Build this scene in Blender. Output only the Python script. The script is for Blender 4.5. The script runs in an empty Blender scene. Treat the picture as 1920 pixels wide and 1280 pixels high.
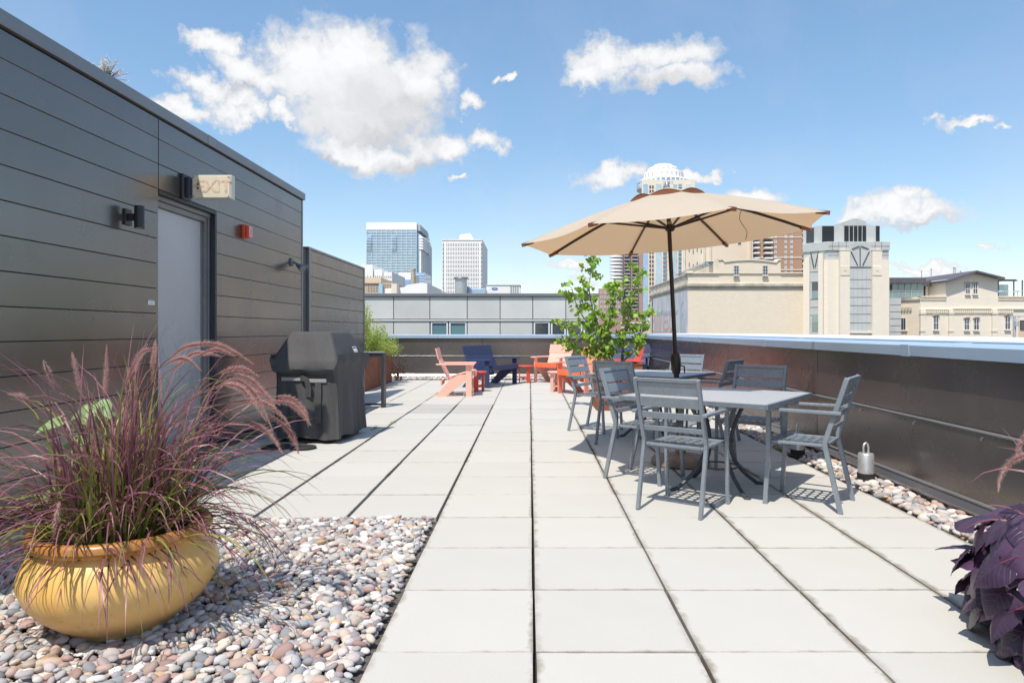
import bpy, bmesh, math, random
import numpy as np
from mathutils import Vector, Matrix
R = math.radians
random.seed(7); rng = np.random.default_rng(7)
sc = bpy.context.scene
COL = sc.collection

# ------------------------------------------------------------------ camera
CAMZ = 1.213; FPX = 1266.0; VX = 993.0; VY = 620.0
cd = bpy.data.cameras.new('camera'); cam = bpy.data.objects.new('camera', cd); COL.objects.link(cam)
cam.location = (0, 0, CAMZ); cam.rotation_euler = (R(90), 0, 0)
cd.sensor_width = 36; cd.lens = FPX / 1920 * 36
cd.shift_x = -(VX - 960) / 1920; cd.shift_y = -(640 - VY) / 1920
cd.clip_start = .05; cd.clip_end = 6000
sc.camera = cam

# ------------------------------------------------------------------ light
SUN = Vector((.235, .48, -1.0)).normalized()            # direction the light travels
el = math.asin(-SUN.z); az = math.atan2(-SUN.x, -SUN.y)
sd = bpy.data.lights.new('sun', 'SUN'); sd.energy = 3.3; sd.angle = R(.53); sd.color = (1, .93, .82)
so = bpy.data.objects.new('sun', sd); COL.objects.link(so)
so.rotation_euler = SUN.to_track_quat('-Z', 'Y').to_euler(); so.location = (-5, -10, 20)
sc.view_settings.view_transform = 'Standard'; sc.view_settings.look = 'None'
sc.view_settings.exposure = 0.6; sc.view_settings.gamma = 1; sc.view_settings.use_curve_mapping = False

W = bpy.data.worlds.new('World'); sc.world = W; W.use_nodes = True
nt = W.node_tree; nt.nodes.clear(); L = nt.links
def wn(t, **k):
    n = nt.nodes.new(t)
    for a, b in k.items(): setattr(n, a, b)
    return n
def wm(op, a, b=None, c=None, clamp=False):
    n = wn('ShaderNodeMath', operation=op); n.use_clamp = clamp
    for i, v in enumerate((a, b, c)):
        if v is None: continue
        if isinstance(v, (int, float)): n.inputs[i].default_value = v
        else: L.new(v, n.inputs[i])
    return n.outputs[0]
sky = wn('ShaderNodeTexSky', sky_type='NISHITA'); sky.sun_disc = False
sky.sun_elevation = el; sky.sun_rotation = az % (2 * math.pi); sky.altitude = 250
sky.air_density = 1.0; sky.dust_density = .5; sky.ozone_density = 1.2
geo = wn('ShaderNodeTexCoord'); sep = wn('ShaderNodeSeparateXYZ'); L.new(geo.outputs['Generated'], sep.inputs[0])
sx, sy, sz = sep.outputs
AZ = wm('ARCTAN2', sx, sy); EL = wm('ARCSINE', sz); AZ0, EL0 = AZ, EL
def noise(scale, detail, rough, vec=None, dist=0.0):
    n = wn('ShaderNodeTexNoise'); n.inputs['Scale'].default_value = scale; n.inputs['Detail'].default_value = detail
    n.inputs['Roughness'].default_value = rough; n.inputs['Distortion'].default_value = dist
    L.new(vec or geo.outputs['Generated'], n.inputs['Vector']); return n.outputs['Fac']
N1 = noise(11, 10, .62, dist=.3); N2 = noise(34, 9, .62, dist=.4)
N4 = noise(90, 6, .6)
NN = wm('ADD', wm('MULTIPLY', wm('SUBTRACT', N1, .5), 2.4), wm('ADD', wm('MULTIPLY', wm('SUBTRACT', N2, .5), 1.5), wm('MULTIPLY', wm('SUBTRACT', N4, .5), .8)))
wv = wn('ShaderNodeTexNoise'); wv.inputs['Scale'].default_value = 13; wv.inputs['Detail'].default_value = 8; wv.inputs['Roughness'].default_value = .62; L.new(geo.outputs['Generated'], wv.inputs['Vector'])
wsp = wn('ShaderNodeSeparateColor'); L.new(wv.outputs['Color'], wsp.inputs[0])
AZ = wm('ADD', AZ0, wm('MULTIPLY', wm('SUBTRACT', wsp.outputs[0], .5), .17)); EL = wm('ADD', EL0, wm('MULTIPLY', wm('SUBTRACT', wsp.outputs[1], .5), .11))
def dirpx(x, y):
    u = (x - VX) / FPX; v = (VY - y) / FPX
    return math.atan(u), math.atan(v / math.sqrt(1 + u * u))
def field(blobs):
    out = None
    for (x, y, rx, ry) in blobs:
        a, e = dirpx(x, y); k = math.cos(a)
        ra = rx / FPX * k * k; re = ry / FPX * k
        da = wm('MULTIPLY', wm('SUBTRACT', AZ, a), 1 / ra); de = wm('MULTIPLY', wm('SUBTRACT', EL, e), 1 / re)
        d = wm('SUBTRACT', 1.0, wm('SQRT', wm('ADD', wm('MULTIPLY', da, da), wm('MULTIPLY', de, de))))
        out = d if out is None else wm('MAXIMUM', out, d)
    return wm('MAXIMUM', out, -1.5)
clouds = [(470, 150, 70, 40), (420, 195, 70, 30), (560, 110, 90, 75), (650, 120, 110, 85), (610, 160, 150, 80), (700, 190, 150, 90), (790, 150, 75, 75), (640, 225, 110, 50),
          (420, 105, 60, 26), (360, 160, 62, 26), (500, 175, 80, 34), (455, 222, 50, 20), (345, 212, 55, 26), (530, 230, 40, 18),
          (700, 280, 140, 34), (820, 270, 80, 28), (915, 280, 42, 24), (890, 200, 34, 20),
          (1150, 125, 100, 44), (1230, 105, 100, 38), (1260, 150, 110, 26), (1100, 145, 60, 28),
          (1155, 325, 66, 22), (1300, 325, 50, 12), (1640, 395, 90, 30), (1720, 405, 100, 24), (1590, 400, 50, 22), (1690, 380, 50, 20),
          (1810, 226, 60, 12), (1870, 240, 30, 10), (860, 335, 30, 7), (950, 146, 14, 9), (230, 205, 60, 22), (1720, 500, 60, 12), (1860, 455, 40, 9),
          (1400, 372, 80, 16), (1075, 486, 50, 12), (1085, 515, 40, 14), (1760, 510, 70, 12)]
F = wm('ADD', wm('MULTIPLY', field(clouds), 1.25), wm('MULTIPLY', NN, .62))
# the rest of the sky, away from the framed part, has the same scattered cumulus
aw = wm('ABSOLUTE', AZ0)
away = wm('MAXIMUM', wm('MULTIPLY', wm('SUBTRACT', aw, .78), 6, clamp=True), wm('MULTIPLY', wm('SUBTRACT', EL0, .48), 6, clamp=True))
N3 = noise(3.2, 8, .6)
F2 = wm('SUBTRACT', wm('MULTIPLY', wm('SUBTRACT', N3, .53), 5), wm('SUBTRACT', 1.0, away))
F2 = wm('MULTIPLY', F2, wm('GREATER_THAN', sz, .03))
Fm = wm('MAXIMUM', F, F2)
mask = wm('SMOOTH_MIN', wm('MULTIPLY', wm('SUBTRACT', Fm, -.12), 1.5, clamp=True), 1.0, .2)
mask = wm('MULTIPLY', mask, mask) if False else mask
thin = wm('MULTIPLY', wm('SUBTRACT', noise(5, 6, .65, dist=.6), .47), 1.1, clamp=True)
lowband = wm('SUBTRACT', 1.0, wm('MULTIPLY', wm('ABSOLUTE', wm('SUBTRACT', EL0, .12)), 6), clamp=True)
mask = wm('MAXIMUM', mask, wm('MULTIPLY', thin, wm('ADD', .34, wm('MULTIPLY', lowband, .5))))
grey = field([(720, 200, 170, 60), (690, 235, 150, 45), (760, 300, 110, 18), (1250, 160, 110, 18), (1700, 418, 110, 14), (430, 180, 70, 20), (640, 300, 90, 14)])
gs = wm('MULTIPLY', wm('ADD', wm('MULTIPLY', grey, 1.0), wm('MULTIPLY', NN, .35)), 1.2, clamp=True)
core = wm('MULTIPLY', wm('SUBTRACT', Fm, .25), 1.4, clamp=True)
shade = wm('SUBTRACT', wm('ADD', .80, wm('MULTIPLY', core, .2)), wm('MULTIPLY', gs, .21))
ccol = wn('ShaderNodeCombineColor')
L.new(wm('MULTIPLY', shade, .99), ccol.inputs[0]); L.new(shade, ccol.inputs[1]); L.new(wm('ADD', wm('MULTIPLY', shade, .96), .05), ccol.inputs[2])
sg = wn('ShaderNodeGamma'); L.new(sky.outputs[0], sg.inputs[0]); sg.inputs[1].default_value = .68     # flatten the steep rise towards the horizon
sh = wn('ShaderNodeHueSaturation'); L.new(sg.outputs[0], sh.inputs['Color']); sh.inputs['Saturation'].default_value = 1.34; sh.inputs['Hue'].default_value = .499; sh.inputs['Value'].default_value = 1.6
bg1 = wn('ShaderNodeBackground'); L.new(sh.outputs[0], bg1.inputs[0]); bg1.inputs[1].default_value = .125
bg2 = wn('ShaderNodeBackground'); L.new(ccol.outputs[0], bg2.inputs[0]); bg2.inputs[1].default_value = .66
mx = wn('ShaderNodeMixShader'); L.new(mask, mx.inputs[0]); L.new(bg1.outputs[0], mx.inputs[1]); L.new(bg2.outputs[0], mx.inputs[2])
wo = wn('ShaderNodeOutputWorld'); L.new(mx.outputs[0], wo.inputs[0])

# ------------------------------------------------------------------ helpers
def tag(o, label=None, cat=None, group=None, kind=None):
    if label: o['label'] = label
    if cat: o['category'] = cat
    if group: o['group'] = group
    if kind: o['kind'] = kind
    return o
def P(x, y, d):            # a picture point at distance d -> world
    return Vector(((x - VX) / FPX * d, d, CAMZ + (VY - y) / FPX * d))
def G(x, y):               # ground point seen at (x, y)
    d = CAMZ * FPX / (y - VY); return Vector(((x - VX) / FPX * d, d, 0))

class MB:
    def __init__(s, off=(0, 0, 0)): s.v = []; s.f = []; s.o = Vector(off)
    def add(s, vs, fs):
        n = len(s.v); s.v += [tuple(Vector(p) - s.o) for p in vs]; s.f += [tuple(i + n for i in f) for f in fs]; return s
    def box(s, x0, x1, y0, y1, z0, z1):
        return s.add([(x0, y0, z0), (x1, y0, z0), (x1, y1, z0), (x0, y1, z0), (x0, y0, z1), (x1, y0, z1), (x1, y1, z1), (x0, y1, z1)],
                     [(3, 2, 1, 0), (4, 5, 6, 7), (0, 1, 5, 4), (1, 2, 6, 5), (2, 3, 7, 6), (3, 0, 4, 7)])
    def bar(s, p, q, w, h, up=(0, 0, 1)):
        p = Vector(p); q = Vector(q); d = (q - p).normalized(); up = Vector(up)
        if abs(d.dot(up)) > .98: up = Vector((1, 0, 0))
        a = d.cross(up).normalized() * w / 2; b = a.cross(d).normalized() * h / 2
        vs = [c + e for c in (p, q) for e in (-a - b, a - b, a + b, -a + b)]
        return s.add(vs, [(0, 1, 2, 3), (7, 6, 5, 4), (0, 4, 5, 1), (1, 5, 6, 2), (2, 6, 7, 3), (3, 7, 4, 0)])
    def sweep(s, pts, w, h, up=(0, 0, 1)):      # rectangular section along a polyline, continuous
        pts = [Vector(p) for p in pts]; n = len(pts); vs = []; fs = []
        for i, p in enumerate(pts):
            d = (pts[min(i + 1, n - 1)] - pts[max(i - 1, 0)]).normalized(); u = Vector(up)
            a = d.cross(u).normalized() * w / 2; b = a.cross(d).normalized() * h / 2
            vs += [p - a - b, p + a - b, p + a + b, p - a + b]
        for i in range(n - 1):
            for k in range(4):
                fs.append((4 * i + k, 4 * i + 4 + k, 4 * i + 4 + (k + 1) % 4, 4 * i + (k + 1) % 4))
        fs += [(0, 1, 2, 3), (4 * n - 1, 4 * n - 2, 4 * n - 3, 4 * n - 4)]
        return s.add(vs, fs)
    def tube(s, pts, r, n=8, closed=False):
        pts = [Vector(p) for p in pts]; m = len(pts); vs = []; fs = []
        rs = r if isinstance(r, (list, tuple)) else [r] * m
        d0 = (pts[1] - pts[0]).normalized(); a = d0.orthogonal().normalized()
        for i, p in enumerate(pts):
            if closed: d = (pts[(i + 1) % m] - pts[i - 1]).normalized()
            else: d = (pts[min(i + 1, m - 1)] - pts[max(i - 1, 0)]).normalized()
            a = (a - d * a.dot(d)).normalized(); b = d.cross(a)
            vs += [p + (a * math.cos(2 * math.pi * k / n) + b * math.sin(2 * math.pi * k / n)) * rs[i] for k in range(n)]
        for i in range(m if closed else m - 1):
            j = (i + 1) % m
            for k in range(n): fs.append((i * n + k, i * n + (k + 1) % n, j * n + (k + 1) % n, j * n + k))
        if not closed: fs += [tuple(reversed(range(n))), tuple((m - 1) * n + k for k in range(n))]
        return s.add(vs, fs)
    def lathe(s, prof, n=32, c=(0, 0, 0), cap=False):
        vs = []; fs = []; c = Vector(c)
        for (r, z) in prof:
            vs += [c + Vector((r * math.cos(2 * math.pi * k / n), r * math.sin(2 * math.pi * k / n), z)) for k in range(n)]
        for i in range(len(prof) - 1):
            for k in range(n): fs.append((i * n + k, i * n + (k + 1) % n, (i + 1) * n + (k + 1) % n, (i + 1) * n + k))
        if cap: fs += [tuple(reversed(range(n))), tuple((len(prof) - 1) * n + k for k in range(n))]
        return s.add(vs, fs)
    def prism(s, poly, axis, t0, t1):           # poly in the two other axes (cyclic order x,y,z without axis)
        def mk(a, b, t): return {'x': (t, a, b), 'y': (a, t, b), 'z': (a, b, t)}[axis]
        n = len(poly); vs = [mk(a, b, t0) for a, b in poly] + [mk(a, b, t1) for a, b in poly]
        fs = [tuple(range(n)), tuple(reversed(range(n, 2 * n)))] + [(k, n + k, n + (k + 1) % n, (k + 1) % n) for k in range(n)]
        return s.add(vs, fs)
    def mesh(s, name, mat, smooth=False, bevel=0, seg=1):
        me = bpy.data.meshes.new(name); me.from_pydata([tuple(p) for p in s.v], [], s.f)
        bm = bmesh.new(); bm.from_mesh(me); bmesh.ops.recalc_face_normals(bm, faces=bm.faces)
        if bevel:
            es = [e for e in bm.edges if len(e.link_faces) == 2 and e.calc_face_angle(0) > .5]
            bmesh.ops.bevel(bm, geom=es, offset=bevel, segments=seg, affect='EDGES', profile=.6)
        bm.to_mesh(me); bm.free()
        if mat: me.materials.append(MAT[mat])
        if smooth:
            me.polygons.foreach_set('use_smooth', [True] * len(me.polygons))
            me.set_sharp_from_angle(angle=R(42))
        return me
    def build(s, name, mat, parent=None, smooth=False, bevel=0, seg=1):
        return put(name, s.mesh(name, mat, smooth, bevel, seg), parent)
def put(name, me, parent=None, loc=None, rot=None):
    o = bpy.data.objects.new(name, me); COL.objects.link(o)
    if parent: o.parent = parent
    if loc is not None: o.location = loc
    if rot is not None: o.rotation_euler = rot
    return o
def thing(name, label, cat, loc=(0, 0, 0), rz=0, group=None, kind=None):
    o = bpy.data.objects.new(name, None); COL.objects.link(o); o.location = loc; o.rotation_euler = (0, 0, rz)
    o.empty_display_size = .1
    return tag(o, label, cat, group, kind)
def struct(name, mb, mat, **k): return tag(mb.build(name, mat, **k), kind='structure')
def copy_tree(o, parent=None):
    c = o.copy(); COL.objects.link(c); c.parent = parent
    for ch in list(o.children): copy_tree(ch, c)
    return c
def text_mesh(s, size, mat, ext=.002, bold=0.0):
    cu = bpy.data.curves.new('txt', 'FONT'); cu.body = s; cu.size = size; cu.extrude = ext; cu.align_x = 'CENTER'; cu.align_y = 'CENTER'; cu.offset = bold
    o = bpy.data.objects.new('txt', cu); COL.objects.link(o)
    me = bpy.data.meshes.new_from_object(o.evaluated_get(bpy.context.evaluated_depsgraph_get()))
    bpy.data.objects.remove(o); bpy.data.curves.remove(cu)
    me.materials.clear(); me.materials.append(MAT[mat]); return me

# ------------------------------------------------------------------ materials
MAT = {}
class NT:
    def __init__(s, name):
        m = bpy.data.materials.new(name); m.use_nodes = True; MAT[name] = m; s.m = m; s.t = m.node_tree; s.t.nodes.clear()
        s.out = s.n('ShaderNodeOutputMaterial'); s.b = s.n('ShaderNodeBsdfPrincipled'); s.l(s.b.outputs[0], s.out.inputs[0])
        s.tc = s.n('ShaderNodeTexCoord'); s.obj = s.tc.outputs['Object']
    def n(s, t, **k):
        n = s.t.nodes.new(t)
        for a, b in k.items(): setattr(n, a, b)
        return n
    def l(s, a, b): s.t.links.new(a, b)
    def noise(s, scale, detail=4, rough=.55, vec=None, stretch=None, dist=0):
        n = s.n('ShaderNodeTexNoise'); n.inputs['Scale'].default_value = scale; n.inputs['Detail'].default_value = detail
        n.inputs['Roughness'].default_value = rough; n.inputs['Distortion'].default_value = dist
        v = vec or s.obj
        if stretch:
            mp = s.n('ShaderNodeMapping'); mp.inputs['Scale'].default_value = stretch; s.l(v, mp.inputs[0]); v = mp.outputs[0]
        s.l(v, n.inputs['Vector']); return n.outputs['Fac']
    def math(s, op, a, b=None, c=None, clamp=False):
        n = s.n('ShaderNodeMath', operation=op); n.use_clamp = clamp
        for i, v in enumerate((a, b, c)):
            if v is None: continue
            if isinstance(v, (int, float)): n.inputs[i].default_value = v
            else: s.l(v, n.inputs[i])
        return n.outputs[0]
    def mix(s, fac, a, b, blend='MIX'):
        n = s.n('ShaderNodeMix', data_type='RGBA', blend_type=blend)
        for i, v in ((0, fac), (6, a), (7, b)):
            if isinstance(v, (int, float)): n.inputs[i].default_value = v
            elif isinstance(v, tuple): n.inputs[i].default_value = (*v[:3], 1)
            else: s.l(v, n.inputs[i])
        return n.outputs[2]
    def bump(s, h, st=.3, dist=.01):
        b = s.n('ShaderNodeBump'); b.inputs['Strength'].default_value = st; b.inputs['Distance'].default_value = dist
        s.l(h, b.inputs['Height']); s.l(b.outputs[0], s.b.inputs['Normal'])
    def rand(s): return s.n('ShaderNodeObjectInfo').outputs['Random']
    def base(s, c):
        if isinstance(c, tuple): s.b.inputs['Base Color'].default_value = (*c[:3], 1)
        else: s.l(c, s.b.inputs['Base Color'])
    def set(s, rough=.6, metal=0, spec=.5, **k):
        s.b.inputs['Roughness'].default_value = rough; s.b.inputs['Metallic'].default_value = metal; s.b.inputs['Specular IOR Level'].default_value = spec
        for a, b in k.items(): s.b.inputs[a.replace('_', ' ')].default_value = b
        return s
def sc3(c, k): return tuple(min(1, x * k) for x in c)
def pm(name, col, rough=.6, metal=0, var=.12, scale=5, bump=0, bscale=60, rnd=0, stretch=None, spec=.5, detail=5, bdist=.004):
    m = NT(name).set(rough, metal, spec)
    f = m.noise(scale, detail, .6, stretch=stretch)
    f = m.math('MULTIPLY_ADD', m.math('SUBTRACT', f, .5), 2.2, .5, clamp=True)
    c = m.mix(f, sc3(col, 1 - var), sc3(col, 1 + var))
    if rnd:
        hv = m.n('ShaderNodeHueSaturation'); m.l(c, hv.inputs['Color'])
        m.l(m.math('MULTIPLY_ADD', m.rand(), 2 * rnd, 1 - rnd), hv.inputs['Value']); c = hv.outputs[0]
    m.base(c)
    r = m.math('MULTIPLY_ADD', m.noise(scale * 2.3, 3), .16, max(.02, rough - .08)); m.l(r, m.b.inputs['Roughness'])
    if bump: m.bump(m.noise(bscale, 4, .6, stretch=stretch), bump, bdist)
    return m
# surfaces of the terrace
def paver_mat(name, tone=1.0):
    m = NT(name).set(.85, 0, .3)
    f1 = m.noise(2.2, 5, .6); f2 = m.noise(140, 3, .7); f3 = m.noise(9, 5, .65)
    c = m.mix(f1, (.485 * tone, .475 * tone, .445 * tone), (.53 * tone, .522 * tone, .495 * tone))
    c = m.mix(m.math('MULTIPLY', m.math('SUBTRACT', f2, .52), 1.4, clamp=True), c, (.37 * tone, .355 * tone, .325 * tone))
    sp = m.n('ShaderNodeSeparateXYZ'); m.l(m.obj, sp.inputs[0])
    ex = m.math('ABSOLUTE', sp.outputs[0]); ey = m.math('ABSOLUTE', sp.outputs[1])
    # grime along the joints: ragged, stronger on some slabs
    nz = m.math('MULTIPLY', m.math('SUBTRACT', f3, .5), .10)
    e1 = m.math('MULTIPLY', m.math('SUBTRACT', m.math('ADD', ex, nz), .281), 38, clamp=True)
    e2 = m.math('MULTIPLY', m.math('SUBTRACT', m.math('ADD', ey, m.math('MULTIPLY', nz, .55)), .296), 60, clamp=True)
    oi = m.rand(); dirt = m.math('MAXIMUM', m.math('MULTIPLY', e1, m.math('MULTIPLY_ADD', oi, .6, .25)), m.math('MULTIPLY', e2, .6))
    oi2 = m.n('ShaderNodeObjectInfo').outputs['Location']
    c = m.mix(dirt, c, (.17 * tone, .14 * tone, .10 * tone))
    st = m.math('MULTIPLY', m.math('SUBTRACT', m.noise(1.3, 6, .7, vec=m.n('ShaderNodeNewGeometry').outputs['Position']), .6), 2.0, clamp=True)
    c = m.mix(m.math('MULTIPLY', st, .3), c, (.36, .335, .29))
    hv = m.n('ShaderNodeHueSaturation'); m.l(c, hv.inputs['Color']); m.l(m.math('MULTIPLY_ADD', oi, .06, .985), hv.inputs['Value'])
    m.base(hv.outputs[0]); m.bump(m.noise(220, 3, .7), .25, .002)
paver_mat('paver'); paver_mat('paver_stained', .84)
pm('joint_bed', (.045, .038, .03), .95, var=.4, scale=14)
pm('gravel_bed', (.10, .09, .085), .95, var=.4, scale=30, bump=.6, bscale=50)
def panel_mat(name, col, rough=.38, metal=.55, rnd=.05):
    m = NT(name).set(rough, metal, .5)
    f = m.noise(1.1, 5, .6); st = m.noise(3, 4, .6, stretch=(1, 1, .08))
    c = m.mix(f, sc3(col, .9), sc3(col, 1.1)); c = m.mix(m.math('MULTIPLY', m.math('SUBTRACT', st, .55), 1.2, clamp=True), c, sc3(col, 1.3))
    sm = m.math('MULTIPLY', m.math('SUBTRACT', m.noise(7, 6, .7), .62), 2.0, clamp=True)
    c = m.mix(m.math('MULTIPLY', sm, .07), c, (.26, .25, .24))
    hv = m.n('ShaderNodeHueSaturation'); m.l(c, hv.inputs['Color']); m.l(m.math('MULTIPLY_ADD', m.rand(), 2 * rnd, 1 - rnd), hv.inputs['Value'])
    m.base(hv.outputs[0])
    m.l(m.math('MULTIPLY_ADD', m.noise(2.5, 4, .6), .22, rough - .11), m.b.inputs['Roughness'])
    m.bump(m.noise(1.6, 2, .4), .12, .02)
panel_mat('bronze_panel', (.20, .186, .176), .25, .75); panel_mat('parapet_panel', (.185, .165, .158), .26, .65, .02)
panel_mat('cap_metal', (.45, .59, .75), .36, .35, .02); panel_mat('roof_cap_dark', (.23, .235, .25), .4, .5)
panel_mat('rail_metal', (.33, .33, .345), .35, .6); panel_mat('dark_frame', (.045, .05, .06), .45, .3)
pm('seam_black', (.012, .012, .013), .8)
def door_mat():
    m = NT('door_paint').set(.45, .25)
    sp = m.n('ShaderNodeSeparateXYZ'); m.l(m.obj, sp.inputs[0])
    low = m.math('MULTIPLY', m.math('SUBTRACT', 1.55, sp.outputs[2]), 1.1, clamp=True)
    sc_ = m.math('MULTIPLY', m.math('SUBTRACT', m.noise(9, 8, .75, dist=.8), .50), 7, clamp=True)
    c = m.mix(m.noise(1.4, 4), (.40, .40, .42), (.50, .50, .52))
    m.base(m.mix(m.math('MULTIPLY', m.math('MULTIPLY', sc_, low), .7), c, (.20, .215, .26))); m.bump(m.noise(20, 4), .08)
door_mat()
pm('door_frame', (.20, .20, .21), .45, .3, var=.15)
pm('sign_housing', (.55, .54, .50), .4, .2, var=.08); pm('sign_face', (.72, .67, .52), .45, var=.07, scale=9)
pm('exit_red', (.74, .52, .39), .5, var=.3, scale=30); pm('black_plastic', (.02, .021, .024), .42, var=.2)
pm('strobe_red', (.62, .07, .03), .35); pm('strobe_lens', (.80, .45, .40), .15)
pm('grey_plastic', (.16, .17, .19), .4, .2); pm('white_paint', (.80, .80, .79), .5, var=.04); pm('print_black', (.03, .03, .05), .6)
pm('galvanized', (.56, .57, .58), .38, .6, var=.2, scale=16, bump=.15); pm('rubber', (.018, .018, .018), .8)
# furniture
pm('chair_metal', (.225, .26, .30), .28, .1, var=.12, scale=14, bump=.06, bscale=180)
pm('table_stone', (.40, .42, .445), .5, .1, var=.12, scale=60, bump=.1, bscale=150); pm('table_edge', (.17, .20, .235), .5, .2, var=.2, scale=20)
pm('leg_iron', (.075, .083, .095), .42, .35, var=.2); pm('umbrella_pole', (.030, .020, .016), .38, .3, var=.2)
pm('stone_base', (.27, .20, .155), .6, var=.35, scale=14, bump=.3)
def canvas():
    m = NT('canvas'); t = m.t; t.nodes.remove(m.b)
    w = m.noise(260, 2, .5, stretch=(1, 1, 4)); f = m.noise(3, 4)
    d = m.n('ShaderNodeBsdfDiffuse'); tr = m.n('ShaderNodeBsdfTranslucent'); mx_ = m.n('ShaderNodeMixShader'); mx_.inputs[0].default_value = .42
    m.l(m.mix(f, (.64, .575, .495), (.69, .63, .55)), d.inputs[0]); m.l(m.mix(w, (.54, .31, .13), (.68, .42, .20)), tr.inputs[0])
    b = m.n('ShaderNodeBump'); b.inputs['Strength'].default_value = .2; b.inputs['Distance'].default_value = .002; m.l(w, b.inputs['Height']); m.l(b.outputs[0], d.inputs['Normal'])
    m.l(d.outputs[0], mx_.inputs[1]); m.l(tr.outputs[0], mx_.inputs[2]); m.l(mx_.outputs[0], m.out.inputs[0])
canvas(); pm('trim_and_vent_shade', (.20, .075, .035), .8, var=.2)
for n_, c_ in (('coral_sunlit', (.86, .47, .38)), ('coral', (.80, .27, .17)), ('orange_board', (.78, .17, .07)), ('red_board', (.66, .085, .05)), ('navy_board', (.028, .042, .115))):  # palest coral: same boards as the orange, sunlit wash-out put into the colour
    pm(n_, c_, .55, var=.06, scale=3, bump=.05, bscale=120, rnd=.04)
def cover():
    m = NT('grill_cloth').set(.72, 0, .35)
    f = m.noise(2.5, 5, .6); w = m.noise(420, 2, .6)
    c = m.mix(f, (.060, .060, .063), (.088, .088, .092)); m.base(m.mix(m.math('MULTIPLY', m.math('SUBTRACT', m.noise(5, 6, .7), .6), 1.5, clamp=True), c, (.10, .095, .09)))
    h = m.math('ADD', m.math('MULTIPLY', m.noise(7, 5, .55, stretch=(1, 1, .3), dist=.6), 1.0), m.math('MULTIPLY', w, .03)); m.bump(h, .5, .03)
cover(); pm('strap_grey', (.34, .34, .335), .6, var=.15); pm('corten', (.235, .075, .032), .75, var=.4, scale=9, bump=.25, bscale=40)
# pots and plants
def glaze():
    m = NT('pot_glaze').set(.42, 0, .45, Coat_Weight=.18, Coat_Roughness=.12)
    sp = m.n('ShaderNodeSeparateXYZ'); m.l(m.obj, sp.inputs[0])
    st = m.noise(2.2, 6, .6, stretch=(1, 1, .5), dist=.5); b = m.noise(7, 5, .6)
    c = m.mix(m.math('MULTIPLY_ADD', m.math('SUBTRACT', st, .5), 2.4, .5, clamp=True), (.76, .40, .075), (.84, .58, .23))
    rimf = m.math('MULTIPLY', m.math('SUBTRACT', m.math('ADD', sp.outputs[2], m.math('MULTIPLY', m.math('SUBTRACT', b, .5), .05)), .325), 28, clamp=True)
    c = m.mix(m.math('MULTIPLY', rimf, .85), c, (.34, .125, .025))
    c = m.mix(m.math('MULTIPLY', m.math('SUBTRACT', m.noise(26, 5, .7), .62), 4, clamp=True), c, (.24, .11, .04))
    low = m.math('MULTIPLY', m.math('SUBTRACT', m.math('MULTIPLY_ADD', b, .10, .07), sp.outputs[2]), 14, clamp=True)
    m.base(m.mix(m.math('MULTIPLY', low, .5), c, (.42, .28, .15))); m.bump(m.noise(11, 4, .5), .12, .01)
glaze(); pm('soil', (.035, .024, .016), .95, var=.5, scale=40, bump=.8, bscale=60, bdist=.02)
def attr_mat(name, rough=.5, transl=0.0, spec=.4, bump=0, coat=0, attr='col'):
    m = NT(name).set(rough, 0, spec)
    a = m.n('ShaderNodeAttribute'); a.attribute_name = attr; c = a.outputs['Color']
    c = m.mix(m.math('MULTIPLY', m.noise(30, 4, .6), .35), c, m.mix(.5, c, (.03, .02, .02)))
    m.base(c)
    if bump: m.bump(m.noise(45, 4, .6), bump, .004)
    if transl:
        t = m.n('ShaderNodeBsdfTranslucent'); m.l(c, t.inputs[0]); x = m.n('ShaderNodeMixShader'); x.inputs[0].default_value = transl
        m.l(m.b.outputs[0], x.inputs[1]); m.l(t.outputs[0], x.inputs[2]); m.l(x.outputs[0], m.out.inputs[0])
attr_mat('grass_blade', .38, .22); attr_mat('plume_hair', .8, .35, .1); attr_mat('stones', .78, 0, .25, .35); attr_mat('leafage', .42, .35)
def leafm(name, c1, c2, vein, rough=.4, transl=.25):
    m = NT(name).set(rough, 0, .5)
    uv = m.n('ShaderNodeSeparateXYZ'); m.l(m.obj, uv.inputs[0])
    ax = m.math('ABSOLUTE', uv.outputs[0])
    w = m.n('ShaderNodeTexWave'); w.inputs['Scale'].default_value = 14; w.inputs['Distortion'].default_value = .6
    cb = m.n('ShaderNodeCombineXYZ'); m.l(m.math('SUBTRACT', uv.outputs[1], m.math('MULTIPLY', ax, .8)), cb.inputs[0]); m.l(cb.outputs[0], w.inputs['Vector'])
    vn = m.math('MAXIMUM', m.math('MULTIPLY', m.math('SUBTRACT', w.outputs['Fac'], .9), 8, clamp=True), m.math('SUBTRACT', 1, m.math('MULTIPLY', ax, 320), clamp=True))
    hv = m.n('ShaderNodeHueSaturation'); c = m.mix(m.noise(18, 4), c1, c2); m.l(c, hv.inputs['Color']); m.l(m.math('MULTIPLY_ADD', m.rand(), .9, .6), hv.inputs['Value'])
    m.l(m.math('MULTIPLY_ADD', m.rand(), .03, .485), hv.inputs['Hue'])
    c = m.mix(m.math('MULTIPLY', vn, .35), hv.outputs[0], vein); m.base(c)
    m.bump(m.math('SUBTRACT', m.noise(30, 3), m.math('MULTIPLY', vn, .6)), .35, .004)
    t = m.n('ShaderNodeBsdfTranslucent'); m.l(c, t.inputs[0]); x = m.n('ShaderNodeMixShader'); x.inputs[0].default_value = transl
    m.l(m.b.outputs[0], x.inputs[1]); m.l(t.outputs[0], x.inputs[2]); m.l(x.outputs[0], m.out.inputs[0])
leafm('vine_leaf', (.036, .019, .046), (.088, .05, .10), (.15, .06, .12), .33, .05)
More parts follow.
